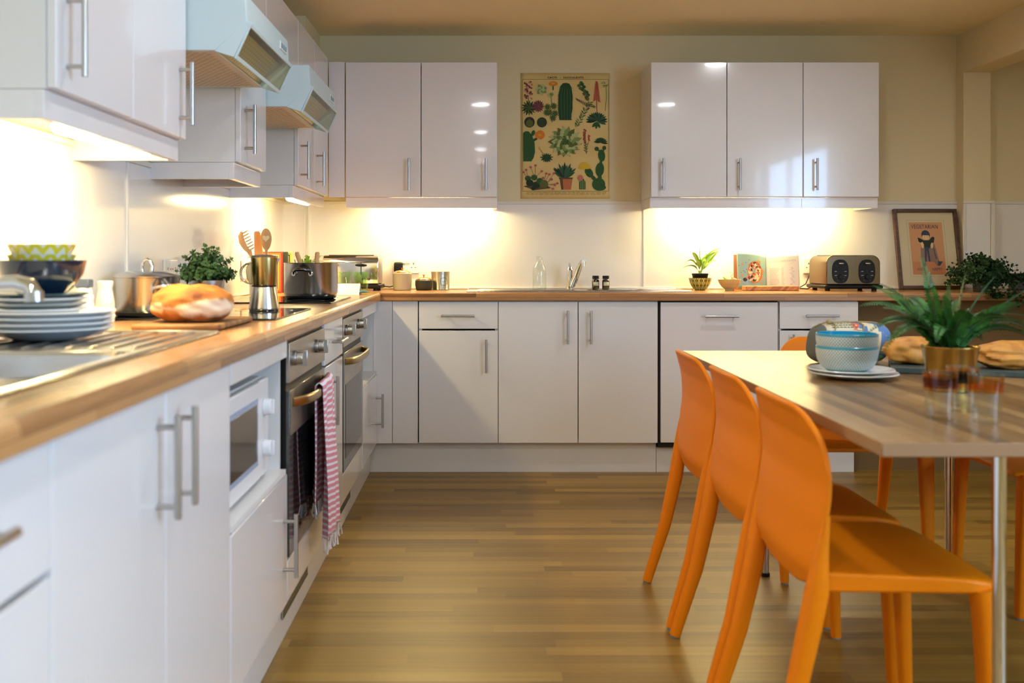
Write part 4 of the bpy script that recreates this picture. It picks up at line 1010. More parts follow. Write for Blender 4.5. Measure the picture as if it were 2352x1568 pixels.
# --- utensils in a white crock
cc = (-.975, 4.46, 0)
tag(lathe_thing('utensil_crock', vessel([(.058, HZ), (.062, HZ+.004), (.062, HZ+.150), (.063, HZ+.153)], .004, .006), cc, M_CER, n=48), 'white utensil crock behind the coffee pot', 'jar')
M_UT = noisy('beech_utensil', srgb(214, 162, 106), srgb(226, 180, 124), (30, 30, 6), .5)
def utensil(name, label, base, tip, rot, shape):
    base = Vector(base); tip = Vector(tip); ax = (tip-base); L_ = ax.length; ax.normalize(); side = ax.cross(Vector((0, 1, 0))).normalized(); nn = side.cross(ax)
    side, nn = side*math.cos(rot)+nn*math.sin(rot), nn*math.cos(rot)-side*math.sin(rot)
    F = lambda s, u, d: base+ax*s*L_+side*u+nn*d
    b = B()
    if shape == 'spoon':
        b.sweep([F(s, 0, 0) for s in (0, .3, .66)], [.006, .006, .007], n=12, up=nn)
        def f(u, v):
            a = 2*PI*u; R_ = v; y = math.cos(a)*.0255*R_; s = .825+math.sin(a)*.155*R_*(1 if math.sin(a) > 0 else 1.15)
            return F(s, y*(1 if math.sin(a) > -.2 else .96), -.006*(1-R_*R_))
        b.grid(f, 40, 10)
        o = b.build(name, M_UT, solid=.004, weld=1e-5)
        return tag(o, label, 'spoon')
    if shape == 'spatula':
        b.sweep([F(s, 0, 0) for s in (0, .3, .6)], [(.007, .005)]*3, n=12, up=nn)
        b.prism([(.5, -.008), (.62, -.020), (.97, -.013), (1.0, -.008), (1.0, .010), (.98, .016), (.62, .020), (.5, .008)], lambda s, u, d: F(s, u, d), -.003, .003)
        return tag(b.build(name, M_UT, bevel=.0015), label, 'spatula')
    b.sweep([F(s, 0, 0) for s in (0, .3, .60, .7)], [.006, .006, .007, .012], n=12, up=nn)
    # pasta server: curved tongue with teeth down one side
    P_ = [F(.66, 0, 0), F(.76, .010, 0), F(.86, .014, .002), (F(.95, .010, .006)), F(1.0, .0, .012)]
    b.sweep(P_, [(.008, .004), (.013, .004), (.015, .004), (.013, .004), (.006, .003)], n=14, up=nn)
    for k in range(7):
        s = .70+.045*k; b.sweep([F(s, -.004, 0), F(s+.005, -.022, .003), F(s+.01, -.030, .008)], [.0032, .003, .002], n=8)
    return tag(b.build(name, M_UT), label, 'spoon')
sp = utensil('wooden_spoon', 'wooden spoon with a pale heart, standing in the crock', (-.955, 4.44, HZ+.012), (-.955, 4.42, 1.222), .1, 'spoon')
ht = B(); 
hp = []
for i in range(28):
    a = 2*PI*i/28; hp.append((.0075*(16*math.sin(a)**3)/16, .0075*(13*math.cos(a)-5*math.cos(2*a)-2*math.cos(3*a)-math.cos(4*a))/16))
ht.prism(hp, lambda u, v, d: (-.955+u*2.1, 4.4175+d, 1.172+v*2.1), -.0012, .0006)
h_ = ht.build('heart_cutout', mat('pale_heart', srgb(252, 224, 168), .6), sp)
utensil('wooden_spatula', 'flat wooden spatula behind the heart spoon', (-.988, 4.475, HZ+.012), (-1.003, 4.465, 1.205), .0, 'spatula')
utensil('pasta_server', 'toothed wooden pasta server leaning left in the crock', (-.955, 4.455, HZ+.012), (-1.072, 4.44, 1.200), .2, 'server')

# --- books against the left wall
def book(label, x0, x1, y0, y1, h, cover, spine, front=None):
    t = thing('book', label, 'book', ((x0+x1)/2, (y0+y1)/2, WZ), 'upright books in the back left corner')
    b = B(); b.box(x0, x1, y0, y0+.003, WZ, WZ+h); b.box(x0, x1, y1-.003, y1, WZ, WZ+h); b.box(x1-.003, x1, y0+.003, y1-.003, WZ, WZ+h); b.build('cover', [cover], t)
    B().box(x0+.003, x1-.004, y0+.0035, y1-.0035, WZ+.003, WZ+h-.003).build('pages', mat('page_block', srgb(214, 196, 150), .8), t)
    if front:
        q = B(); Z = WZ; 
        def fr_(a, c_, z0_, z1_, w_):
            for r in ((a, c_, z0_, z0_+w_), (a, c_, z1_-w_, z1_), (a, a+w_, z0_+w_, z1_-w_), (c_-w_, c_, z0_+w_, z1_-w_)): q.box(r[0], r[1], y0-.0006, y0, r[2], r[3])
        fr_(x0+.006, x1-.006, Z+.008, Z+h-.008, .0018); fr_(x0+.012, x1-.012, Z+.014, Z+h-.014, .005)
        rn = random.Random(9)
        for sx in range(6):
            for sz in range(13):
                X_ = x0+.024+(x1-x0-.048)*sx/5; Z_ = Z+.026+(h-.052)*sz/12; r = rn.uniform(.0025, .0048)
                q.lathe([(r, 0), (r, .0006)], (X_, y0-.0006, Z_), 7, ax=Matrix(((1, 0, 0), (0, 0, 1), (0, 1, 0))))
        q.build('gilt_ornament', front, t, smooth=False)
    return t
M_GILT = mat('gilt', srgb(236, 176, 84), .45, .2)
book('red book with ornate gilt cover facing out, back left corner', -1.09, -.995, 4.965, 5.0, .205, mat('red_cloth', srgb(150, 40, 20), .6), None, M_GILT)
book('dark green book just behind the red ornate one', -1.075, -.974, 5.004, 5.03, .205, mat('dark_green_cloth', srgb(32, 38, 24), .6), None)
book('cream and black patterned book, last of the three in the corner', -1.07, -.955, 5.034, 5.058, .205, mat('olive_cloth', srgb(176, 170, 96), .6), None, M_BLACK)

# --- big open saucepan with handles of utensils and greens
c = (-.711, 4.16, 0); z = HZ
t = thing('stock_pot', 'big open steel saucepan on the farther hob, spoons inside', 'saucepan', (c[0], c[1], z))
lathe_thing('pan_base', [(.094, z), (.103, z+.004), (.106, z+.012), (.001, z+.012)], c, M_BLACK, t, n=56)
lathe_thing('pan_body', vessel([(.106, z+.0122), (.112, z+.026), (.112, z+.146), (.114, z+.149)], .003, .004), c, M_PAN, t, n=72)
for a in (-1.72, 1.42):
    b = B(); pan_handle(b, c, a, .112, z+.118, .036, .026, .005); h_ = b.build('handle', mat('dark_steel', (.12, .12, .12), .2, 1), t)
    d = Vector((math.cos(a), math.sin(a), 0)); s_ = Vector((-d.y, d.x, 0))
    for sg in (-1, 1):
        p0 = Vector(c)+d*.110+s_*sg*.036+Vector((0, 0, z+.104)); B().rod(p0, p0+d*.006, .010, .009, 16).build('handle_rivet', M_CHROME, h_)
for k, (x0, x1, lb) in enumerate(((-.745, -.768, 'wooden spoon handle sticking up in the big saucepan, left one'), (-.690, -.683, 'wooden spoon handle sticking up in the big saucepan, right one'))):
    b = B(); b.sweep([(x0+.02*(1 if k == 0 else -.6), 4.14, z+.022), (x0, 4.15, z+.12), (x1, 4.155, z+.188), (x1-.0005, 4.155, z+.194)], [.006, .009, .010, .007], n=16, up=(0, 1, 0))
    tag(b.build('wooden_spoon', M_UT), lb, 'spoon', 'wooden spoons in the big saucepan')
gr = B(); rnd = random.Random(8)
for k in range(26):
    a = rnd.uniform(-.9, .9); x0 = -.80+rnd.uniform(-.02, .02); y0 = 4.22+rnd.uniform(-.02, .03)
    p0 = Vector((-.74+rnd.uniform(-.03, .03), 4.19, z+.03)); p2 = Vector((-.71+rnd.uniform(-.075, .04), 4.19+rnd.uniform(-.02, .06), z+.150+rnd.uniform(.0, .032))); p1 = (p0+p2)/2+Vector((0, 0, .03))
    gr.sweep([p0, p1, p2, p2+Vector((rnd.uniform(-.02, .02), 0, -.006))], [(.002, .001), (.004, .001), (.005, .001), (.001, .0005)], n=6)
tag(gr.build('salad_leaves', leafm('bright_green_leaf', srgb(120, 176, 40), srgb(170, 206, 70))), 'bright green leaves poking out of the big saucepan', 'vegetable')['kind'] = 'stuff'

# --- chrome toaster in the corner
def rrect(w_, h_, r, n=8):
    pts = [(-w_/2, 0), (w_/2, 0)]
    for i in range(n+1): a = PI/2*i/n; pts.append((w_/2-r+r*math.cos(a), h_-r+r*math.sin(a)))
    for i in range(n+1): a = PI/2+PI/2*i/n; pts.append((-w_/2+r+r*math.cos(a), h_-r+r*math.sin(a)))
    return pts
t = thing('toaster', 'chrome toaster in the back left corner, two black levers on its front', 'toaster', (-.690, 5.36, WZ), rz=math.radians(-2))
TW, TD, TH = .30, .165, .155
b = B(); b.box(-TW/2-.012, TW/2+.012, -TD/2-.008, TD/2+.008, .012, .034); b.build('base', M_BLACK, t, local=True, bevel=.008, seg=3)
for sx in (-1, 1):
    for sy in (-1, 1): B().rod((sx*.13, sy*.06, 0), (sx*.13, sy*.06, .013), .012, n=12).build('foot', M_BLACK, t, local=True)
b = B(); b.prism([(y, z_) for y, z_ in rrect(TD, TH, .045, 12)], lambda u, v, d: (d, u, v+.035), -TW/2, TW/2); bd = b.build('body', M_CHROME, t, local=True, bevel=.006, seg=3)
for sy in (-.04, .04): B().box(-TW/2+.03, TW/2-.03, sy-.012, sy+.012, .186, .1908).build('slot', M_RUBBER, bd, local=True)
for x in (-.095, .057):
    B().box(x-.0025, x+.0025, -TD/2-.0015, -TD/2+.002, .085, .150).build('lever_track', M_RUBBER, bd, local=True)
    b = B(); b.sweep([(x-.024, -TD/2-.018, .136), (x-.012, -TD/2-.024, .137), (x+.012, -TD/2-.024, .137), (x+.024, -TD/2-.018, .136)], [(.008, .005), (.011, .008), (.011, .008), (.008, .005)], n=14); b.rod((x, -TD/2, .137), (x, -TD/2-.02, .137), .004); b.build('lever', M_BLACK, bd, local=True)
for x, r, m_ in ((.075, .007, M_BLACK), (.089, .004, mat('red_button', srgb(180, 30, 24), .3)), (.103, .007, M_BLACK)): B().rod((x-.005, -TD/2+.001, .062), (x-.005, -TD/2-.006, .062), r, n=16).build('button', m_, bd, local=True)
# its cable and plug
cu = B(); cu.sweep([(-.53, 5.38, WZ+.022), (-.50, 5.44, WZ+.016), (-.47, 5.50, WZ+.022), (-.45, 5.53, WZ+.045), (-.445, 5.535, 1.02)], [.0035]*5, n=10); 
tag(cu.build('power_cable', M_BLACK), 'black cable from the corner toaster up to the wall socket', 'cable')

# --- glass tumblers, green
M_GG = thin_glass('green_glass', (.88, .97, .84), 1.25, .03)
def tumbler(label, x, y, h=.105, r0=.029, r1=.041, z=WZ):
    b = B(); n = 10; N_ = 60; pr = [(r0, 0), (r0+.002, .003), (r0+.005, h*.55), (r1-.002, h*.62), (r1, h)]
    inner = [(r-.0025, z_) for r, z_ in reversed(pr[1:])]+[(r0-.004, .012), (.001, .012)]
    vs = []; allp = pr+inner; fs = []
    for r, z_ in allp:
        for i in range(N_):
            a = 2*PI*i/N_; k = 1-.055*abs(math.sin(a*n/2))**.6*(1 if z_ < h*.6 else 0); vs.append((x+r*k*math.cos(a), y+r*k*math.sin(a), z+z_))
    for j in range(len(allp)-1):
        for i in range(N_): k = (i+1) % N_; fs.append((j*N_+i, j*N_+k, (j+1)*N_+k, (j+1)*N_+i))
    fs.append(tuple(range(N_))[::-1]); b.add(vs, fs)
    return tag(b.build('glass_tumbler', M_GG), label, 'glass', 'green glass tumblers')
tumbler('green glass tumbler nearest the big saucepan, before the corner toaster', -.690, 5.01)
tumbler('green glass tumbler nearest the worktop edge, before the corner toaster', -.598, 4.97)
# --- folded white card with a blue sponge
t = thing('folded_card', 'white folded paper tent with a blue sponge cloth beside the hob', 'card', (-.64, 4.76, WZ))
b = B(); b.prism([(-.052, 0), (-.050, 0), (0, .049), (.050, 0), (.052, 0), (0, .052)], lambda u, v, d: (d, 4.74+u, WZ+v), -.715, -.575); b.build('card', mat('white_card', (.78, .76, .73), .6), t)
b = B(); b.sweep([(-.60, 4.72, WZ+.009), (-.575, 4.77, WZ+.014), (-.555, 4.83, WZ+.010)], [(.012, .004), (.013, .005), (.010, .003)], n=12); b.build('sponge', mat('blue_sponge', srgb(60, 150, 176), .8), t)

# --- canisters
M_CAN = mat('matt_taupe', srgb(160, 152, 132), .6); M_COP = mat('copper_lid', srgb(222, 158, 96), .22, 1); M_DKC = mat('matt_dark_green', srgb(36, 38, 30), .5)
def canister(label, x, y, r, h, m, r0=None):
    t = thing('canister', label, 'canister', (x, y, WZ)); r0 = r0 or r*.94
    lathe_thing('body', [(r0-.003, WZ), (r0, WZ+.003), (r, WZ+h*.5), (r, WZ+h-.004), (r-.004, WZ+h), (.001, WZ+h)], (x, y, 0), m, t, n=48)
    l = lathe_thing('lid', [(r*.92, WZ+h+.0003), (r*.9, WZ+h+.003), (r*.62, WZ+h+.011), (r*.25, WZ+h+.0145), (.001, WZ+h+.015)], (x, y, 0), M_COP, t, n=48)
    lathe_thing('knob', [(.003, WZ+h+.0145), (.0035, WZ+h+.019), (.007, WZ+h+.026), (.006, WZ+h+.028), (.001, WZ+h+.028)], (x, y, 0), M_COP, l, n=20); return t
canister('tall taupe canister with a copper lid in front of the wall socket', -.426, 5.38, .0515, .094, M_CAN)
canister('low dark canister with a copper lid between the taupe one and the tin', -.3095, 5.38, .0465, .056, M_DKC, .042)
t = thing('storage_tin', 'silvery storage tin with a dark wreath emblem on its side', 'tin', (-.222, 5.44, WZ)); M_TIN = mat('tin_metal', srgb(172, 166, 146), .3, .9)
c = (-.222, 5.44, 0)
lathe_thing('tin_body', [(.0505, WZ), (.051, WZ+.001), (.050, WZ+.003), (.050, WZ+.086), (.001, WZ+.086)], c, M_TIN, t, n=56)
lathe_thing('lid', [(.0515, WZ+.0865), (.0515, WZ+.100), (.050, WZ+.101), (.001, WZ+.1012)], c, M_TIN, t, n=56)
em = B()
def on_tin(u, v, d=.0506): a = -PI/2+.42+u/.05; return (c[0]+d*math.cos(a), c[1]+d*math.sin(a), WZ+.046+v)
rn = random.Random(2)
for k in range(40):
    a = 2*PI*k/40; r = .021+rn.uniform(-.002, .002); u, v = r*math.cos(a), r*math.sin(a); w1 = .0022
    q = [(u-w1, v-.0008), (u+w1*.3, v-.0014), (u+w1, v+.0012), (u-w1*.2, v+.0014)]; em.add([on_tin(*p_) for p_ in q], [(0, 1, 2, 3)])
em.sweep([on_tin(-.011+.022*i/24, .003*math.sin(i*1.5)*(.5+.5*math.cos(i))) for i in range(25)], [.0006]*25, n=5)
em.build('wreath_emblem', mat('dark_print', srgb(40, 44, 40), .6), t, smooth=False)

# --- wall sockets
def socket(label, F, double=True, red=False):
    t = thing('wall_socket', label, 'socket', F(0, -.044, 0))
    def bx(u0, u1, v0, v1, d0, d1, name, m, par=t, bev=.001):
        b = B(); p = F(u0, v0, d0); q = F(u1, v1, d1); b.box(p[0], q[0], p[1], q[1], p[2], q[2]); return b.build(name, m, par, bevel=bev)
    bx(-.073, .073, -.043, .043, 0, .009, 'plate', M_CAPW, bev=.003)
    for s in (-1, 1):
        bx(s*.012-.010, s*.012+.010, .014, .034, .009, .013, 'rocker_switch', M_CAPW)
        if red: bx(s*.012-.004, s*.012+.004, .008, .012, .009, .0105, 'neon', mat('neon_red', srgb(230, 70, 40), .4))
        for (a, v, w_, h_) in ((0, .012, .0025, .0045), (-.011, -.010, .004, .002), (.011, -.010, .004, .002)):
            bx(s*.042+a-w_, s*.042+a+w_, v-h_, v+h_, .0088, .0094, 'pin_hole', M_RUBBER, bev=0)
    return t
socket('white double wall socket behind the taupe canister', lambda u, v, d: (-.419+u, YW-.006-d, 1.041+v))
socket('white double wall socket on the back wall behind the four-slice toaster', lambda u, v, d: (1.87+u, YW-.006-d, 1.041+v))
socket('white double wall socket with red neons beside the wooden spoons', lambda u, v, d: (XW+.004+d, 4.66+u*1.2, 1.03+v), red=True)
socket('white double wall socket on the left wall behind the bushy plant', lambda u, v, d: (XW+.004+d, 3.53+u, 1.035+v), red=True)
b = B(); b.box(-.485, -.435, YW-.045, YW-.0155, 1.005, 1.062); tag(b.build('plug', M_BLACK, bevel=.010, seg=4), 'black plug in the socket behind the taupe canister', 'plug')

# --- glass milk bottle
M_GL = thin_glass('clear_glass', (.965, .98, .965), 1.35, .03)
z = WZ+.004; c = (.312, 5.32, 0)
pr = [(.034, 0), (.0365, .004), (.0365, .095), (.033, .118), (.020, .146), (.016, .158), (.016, .170), (.0185, .172), (.0185, .177), (.016, .180)]
tag(lathe_thing('milk_bottle', [(r, z+h) for r, h in pr]+[(r-.002, z+h) for r, h in reversed(pr[1:])]+[(.001, z+.006)], c, M_GL, n=48), 'empty clear glass milk bottle on the back sink', 'bottle')
# --- back tap
x, y = .487, 5.455; z = WZ+.0041
t = thing('kitchen_tap', 'chrome mixer tap with a slanted spout at the back sink', 'tap', (x, y, z))
b = B(); b.rod((x, y, z), (x, y, z+.012), .023, n=24); b.rod((x, y, z+.012), (x, y, z+.105), .018, .017, 24); b.build('tap_body', M_CHROME, t, bevel=.002)
b = B(); b.rod((x, y, z+.105), (x, y, z+.120), .015, .010, 20); b.sweep([(x, y, z+.118), (x, y+.012, z+.130), (x, y+.035, z+.138)], [.008, .006, .006], n=12); b.build('lever', M_CHROME, t)
b = B(); b.sweep([(x+.012, y-.01, z+.02), (x+.028, y-.06, z+.07), (x+.047, y-.12, z+.135), (x+.055, y-.15, z+.150), (x+.060, y-.17, z+.150)], [(.017, .014), (.016, .013), (.014, .012), (.014, .012), (.013, .011)], n=16, sq=3); sp = b.build('spout', M_CHROME, t)
B().rod((x+.058, y-.165, z+.150), (x+.058, y-.165, z+.128), .0115, n=20).build('aerator', M_CHROME, sp)
# --- two amber jars
for i, x in enumerate((.612, .6665)):
    t = thing('spice_jar', ['left', 'right'][i]+' of two small dark amber jars with black caps by the back tap', 'jar', (x, 5.32, WZ+.0041), 'dark amber jars'); c = (x, 5.32, 0); z = WZ+.0041
    lathe_thing('jar', [(.017, z), (.0195, z+.003), (.0195, z+.048), (.015, z+.056), (.001, z+.057)], c, mat('amber_glass', srgb(40, 18, 8), .08, coat=.6), t, n=32)
    lathe_thing('cap', [(.0175, z+.0575), (.0178, z+.059), (.0178, z+.074), (.0165, z+.0755), (.001, z+.076)], c, M_BLACK, t, n=32)
    b = B(); b.grid(lambda s, q: (x+.0198*math.cos(-PI/2+(s-.5)*1.6), 5.32+.0198*math.sin(-PI/2+(s-.5)*1.6), z+.022+.020*q), 10, 2); b.build('label', mat('pale_label', srgb(196, 200, 170), .6), t, solid=.0004, soff=0)

# --- plant in green patterned bowl
c = (1.188, 5.40, 0); z = WZ
m, nt, M, L, N, p, s, at = zigzag_mat('green_ogee_glaze', (1, 1, 1, 1), 0, 0, 0, 0)
u = M('MULTIPLY', at, 15/(2*PI)); rz_ = M('MULTIPLY', s.outputs['Z'], 1/.026)
wv = M('MULTIPLY', M('SINE', M('MULTIPLY', rz_, PI)), .22)
fr1 = M('ABSOLUTE', M('SUBTRACT', M('FRACT', M('ADD', u, wv)), .5)); fr2 = M('ABSOLUTE', M('SUBTRACT', M('FRACT', M('SUBTRACT', u, wv)), .5))
g = M('MAXIMUM', M('LESS_THAN', fr1, .075), M('LESS_THAN', fr2, .075))
ga = M('GREATER_THAN', M('FRACT', M('ADD', u, wv)), .5); gb = M('GREATER_THAN', M('FRACT', M('SUBTRACT', u, wv)), .5); cell = M('COMPARE', ga, gb, .1)
m1 = N('ShaderNodeMix'); m1.data_type = 'RGBA'; m1.inputs['A'].default_value = srgb(150, 160, 50); m1.inputs['B'].default_value = srgb(70, 104, 24); L(cell, m1.inputs['Factor'])
m2 = N('ShaderNodeMix'); m2.data_type = 'RGBA'; m2.inputs['B'].default_value = srgb(236, 206, 150); L(g, m2.inputs['Factor']); L(m1.outputs['Result'], m2.inputs['A']); L(m2.outputs['Result'], p.inputs['Base Color'])
M_OGEE = m
t = thing('potted_plant', 'pale green leafy plant in a green and cream patterned bowl', 'plant', (c[0], c[1], z))
lathe_thing('bowl', vessel([(.028, z), (.029, z+.003), (.042, z+.014), (.055, z+.038), (.062, z+.066)], .003, .005), c, M_OGEE, t, n=56)
ip = lathe_thing('inner_pot', [(.030, z+.020), (.043, z+.082), (.045, z+.084), (.045, z+.090), (.042, z+.0905), (.040, z+.080), (.001, z+.080)], c, M_BLACK, t, n=40)
fo = B()
def long_leaf(b, base, tip, bow, W, tw=0.0, n=12):
    base = Vector(base); tip = Vector(tip); mid = (base+tip)/2+Vector(bow); P_ = []
    for i in range(n+1): s = i/n; P_.append(base*(1-s)**2+mid*2*s*(1-s)+tip*s*s)
    for i in range(n+1): pass
    rows = []
    for i, q in enumerate(P_):
        t_ = (P_[min(i+1, n)]-P_[max(i-1, 0)]).normalized(); sd = t_.cross(Vector((0, -.35, 1)));
        if sd.length < .2: sd = Vector((1, 0, 0))
        sd.normalize(); sd = (sd*math.cos(tw)+t_.cross(sd)*math.sin(tw)); nn = sd.cross(t_)
        s = i/n; w_ = W*(math.sin(PI*min(1, max(0, (s-.12)/.88))**.8)**.8 if s > .12 else .06)
        rows.append([q-sd*w_+nn*w_*.25, q-sd*w_*.5+nn*w_*.06, q, q+sd*w_*.5+nn*w_*.06, q+sd*w_+nn*w_*.25])
    o = len(b.v); b.v += [v for r in rows for v in r]
    for i in range(n):
        for j in range(4): b.f.append((o+i*5+j, o+i*5+j+1, o+(i+1)*5+j+1, o+(i+1)*5+j)); b.m.append(0 if j in (1, 2) else 1)
zz = z+.082
for tip, bow, W, tw in (((-.004, -.02, .175), (-.008, .01, .0), .017, 1.1), ((.115, .0, .16), (-.03, 0, .03), .011, .2), ((.10, -.01, .142), (-.02, 0, .02), .012, .5), ((-.045, -.02, .138), (.0, 0, .03), .014, .6), ((-.094, 0, .058), (.01, 0, .09), .012, .3), ((-.108, -.02, .046), (.02, 0, .045), .013, .2),
     ((.058, -.03, .085), (0, 0, .03), .013, .3), ((.092, .01, .09), (-.02, 0, .04), .010, .3), ((.04, .02, .135), (0, .0, .0), .014, 1.0), ((-.03, -.04, .08), (0, 0, .05), .014, .5), ((.02, -.05, .09), (0, 0, .05), .015, .7), ((.05, -.02, .12), (.0, 0, .0), .012, .4)):
    st_ = Vector((c[0]+tip[0]*.10, c[1]+tip[1]*.1, zz)); long_leaf(fo, st_+Vector((0, 0, .02)), (c[0]+tip[0], c[1]+tip[1], zz+tip[2]-.014), bow, W*1.45, tw+.25)
    fo.sweep([(c[0], c[1], zz-.002), st_+Vector((0, 0, .024))], [.003, .002], n=6)
fo.build('leaves', [mat('leaf_pale', srgb(206, 226, 128), .45), mat('leaf_green', srgb(140, 184, 62), .45)], t)
# --- small textured bowl with tomato and lime
c = (1.322, 5.30, 0)
m, nt, M, L, N, p, s, at = zigzag_mat('dotted_glaze', srgb(176, 160, 124), 0, 0, 0, 0)
u = M('FRACT', M('MULTIPLY', at, 46/(2*PI))); v_ = M('FRACT', M('MULTIPLY', s.outputs['Z'], 1/.006))
g = M('MULTIPLY', M('LESS_THAN', M('ABSOLUTE', M('SUBTRACT', u, .5)), .28), M('LESS_THAN', M('ABSOLUTE', M('SUBTRACT', v_, .5)), .3))
g = M('MULTIPLY', g, M('GREATER_THAN', s.outputs['Z'], .03))
mx = N('ShaderNodeMix'); mx.data_type = 'RGBA'; mx.inputs['A'].default_value = srgb(196, 178, 138); mx.inputs['B'].default_value = srgb(146, 140, 100); L(g, mx.inputs['Factor']); L(mx.outputs['Result'], p.inputs['Base Color'])
tag(lathe_thing('small_bowl', vessel([(.024, WZ), (.025, WZ+.009), (.040, WZ+.020), (.054, WZ+.040), (.061, WZ+.060)], .003, .012), c, m, n=56), 'small beige dotted bowl with fruit, left of the open cookbook', 'bowl')
t = thing('tomato', 'orange tomato with a green stalk in the beige dotted bowl', 'tomato', (1.345, 5.30, WZ+.035))
blob(B(), (1.345, 5.30, WZ+.052), (.020, .020, .0165), .02).build('fruit', mat('tomato_skin', srgb(232, 118, 44), .25, coat=.4), t) if False else None
b = B(); blob(b, (1.345, 5.30, WZ+.052), (.020, .020, .0165), .02); b.build('fruit', mat('tomato_skin', srgb(232, 118, 44), .25, coat=.4), t)
b = B(); b.sweep([(1.335, 5.295, WZ+.066), (1.328, 5.29, WZ+.078), (1.342, 5.28, WZ+.092)], [.0018, .0012, .001], n=6)
for k in range(5): b.sweep([(1.335, 5.295, WZ+.0672), (1.335+.010*math.cos(k*1.26), 5.295+.01*math.sin(k*1.26), WZ+.069)], [(.002, .0008), (.0005, .0004)], n=6)
b.build('stalk', mat('stalk_green', srgb(70, 110, 40), .5), t)
b = B(); b.sweep([(1.286, 5.29, WZ+.074), (1.298, 5.29, WZ+.062), (1.318, 5.29, WZ+.058)], [(.002, .003), (.010, .008), (.012, .006)], n=14); tag(b.build('lime_wedge', leafm('lime_peel', srgb(130, 176, 70), srgb(176, 206, 110))), 'green lime wedge in the beige dotted bowl', 'fruit')

# --- cookbook standing open behind a wooden bar
ck = thing('cookbook', 'open cookbook, pizza-like toast photo on its left page, on the back worktop', 'book', (1.56, 5.42, WZ))
def pg(side):
    def f(s, q):       # s from spine outwards, q up
        x = 1.560+(-.165 if side < 0 else .172)*s
        y = 5.405+(.034 if side < 0 else .036)*(1-s)-.030*math.sin(PI*s)*.5+.028*q*.9
        top = .205-(.022*(1-s)**2 if side < 0 else .018*(1-s)+.004)+(.0 if side < 0 else -.006*s)
        return (x, y, WZ+.006+top*q)
    return f
b = B(); b.grid(pg(-1), 24, 12); lp = b.build('left_page', mat('page_teal', srgb(142, 176, 168), .35, coat=.2), ck, solid=.008)
b = B(); b.grid(pg(1), 24, 12); rp_ = b.build('right_page', mat('page_white', srgb(226, 220, 208), .5), ck, solid=.010)
b = B(); b.box(1.386, 1.734, 5.4645, 5.4675, WZ, WZ+.192)
b.build('cover', mat('cover_orange', srgb(222, 150, 112), .5), ck)
ph = B(); pcol = [mat('toast_crust', srgb(196, 112, 50), .6), mat('toast_cream', srgb(236, 212, 170), .6), mat('berry_dark', srgb(52, 34, 38), .5), mat('nut_orange', srgb(214, 130, 60), .6), mat('jam_red', srgb(140, 50, 34), .5)]
f_ = pg(-1); k_l = [0]
def onp(u, v):   # u 0..1 left to right, v 0..1 bottom to top
    k_l[0] += 1e-7; a = f_(1-u, v); return (a[0], a[1]-.0012-k_l[0]*.05, a[2])
rn = random.Random(12)
def pb_(k, u, v, ru, rv, n=12, jag=.15):
    ph.mi(k); o = [(u+ru*math.cos(2*PI*i/n)*(1+rn.uniform(-jag, jag)), v+rv*math.sin(2*PI*i/n)*(1+rn.uniform(-jag, jag))) for i in range(n)]
    ph.add([onp(*q) for q in o], [tuple(range(n))])
pb_(0, .60, .46, .275, .30, 20, .06); pb_(1, .58, .45, .22, .25, 18, .1)
for k in range(46): pb_(rn.choice((0, 1, 3, 4, 1, 4)), .58+rn.uniform(-.2, .2), .45+rn.uniform(-.22, .24), rn.uniform(.02, .05), rn.uniform(.015, .035), 8, .3)
for u, v in ((.50, .62), (.68, .60), (.44, .52), (.74, .42), (.50, .34), (.60, .70), (.56, .24), (.40, .30)): pb_(2, u, v, .065, .042, 12, .08); 
for u, v in ((.16, .66), (.14, .36), (.78, .76), (.88, .50), (.90, .28), (.82, .17), (.30, .30), (.72, .78)): pb_(3, u, v, .035, .03, 8, .3)
for u, v in ((.05, .62), (.20, .48), (.24, .45), (.12, .44), (.30, .52), (.28, .70), (.40, .78)): pb_(2, u, v, .014, .012, 6, .3)
pb_(2, .24, .25, .07, .05, 12, .08)
ph.build('food_photo', pcol, lp, smooth=False)
tx = B(); g_ = pg(1)
def onr(u, v): a = g_(u, v); return (a[0], a[1]-.0014, a[2])
text_to(tx, 'ROASTED GRAPES & RICOTTA', .062, lambda u, v: onr(.53+u, .80+v*1.0), sx=.88)
for r in range(3): tx.add([onr(.2+.03*r, .755-r*.022), onr(.84-.05*r, .755-r*.022), onr(.84-.05*r, .760-r*.022), onr(.2+.03*r, .760-r*.022)], [(0, 1, 2, 3)])
for r in range(17):
    v = .60-r*.030
    for a, c_ in ((.10, .38), (.44, .86)):
        e = c_-rn.uniform(0, .10); tx.add([onr(a, v), onr(e, v), onr(e, v+.006), onr(a, v+.006)], [(0, 1, 2, 3)])
tx.build('printed_text', mat('faint_ink', srgb(150, 146, 136), .7), rp_, smooth=False)
t = thing('book_stand', 'striped wooden bar board lying in front of the open cookbook', 'board', (1.545, 5.33, WZ))
B().box(1.408, 1.688, 5.285, 5.375, WZ, WZ+.0245).build('board', staves('striped_bar', 'Y', .4, .017, [srgb(128, 72, 26), srgb(176, 112, 48), srgb(206, 146, 76)], .4, .0003, grain=(120, 6)), t, bevel=.003)

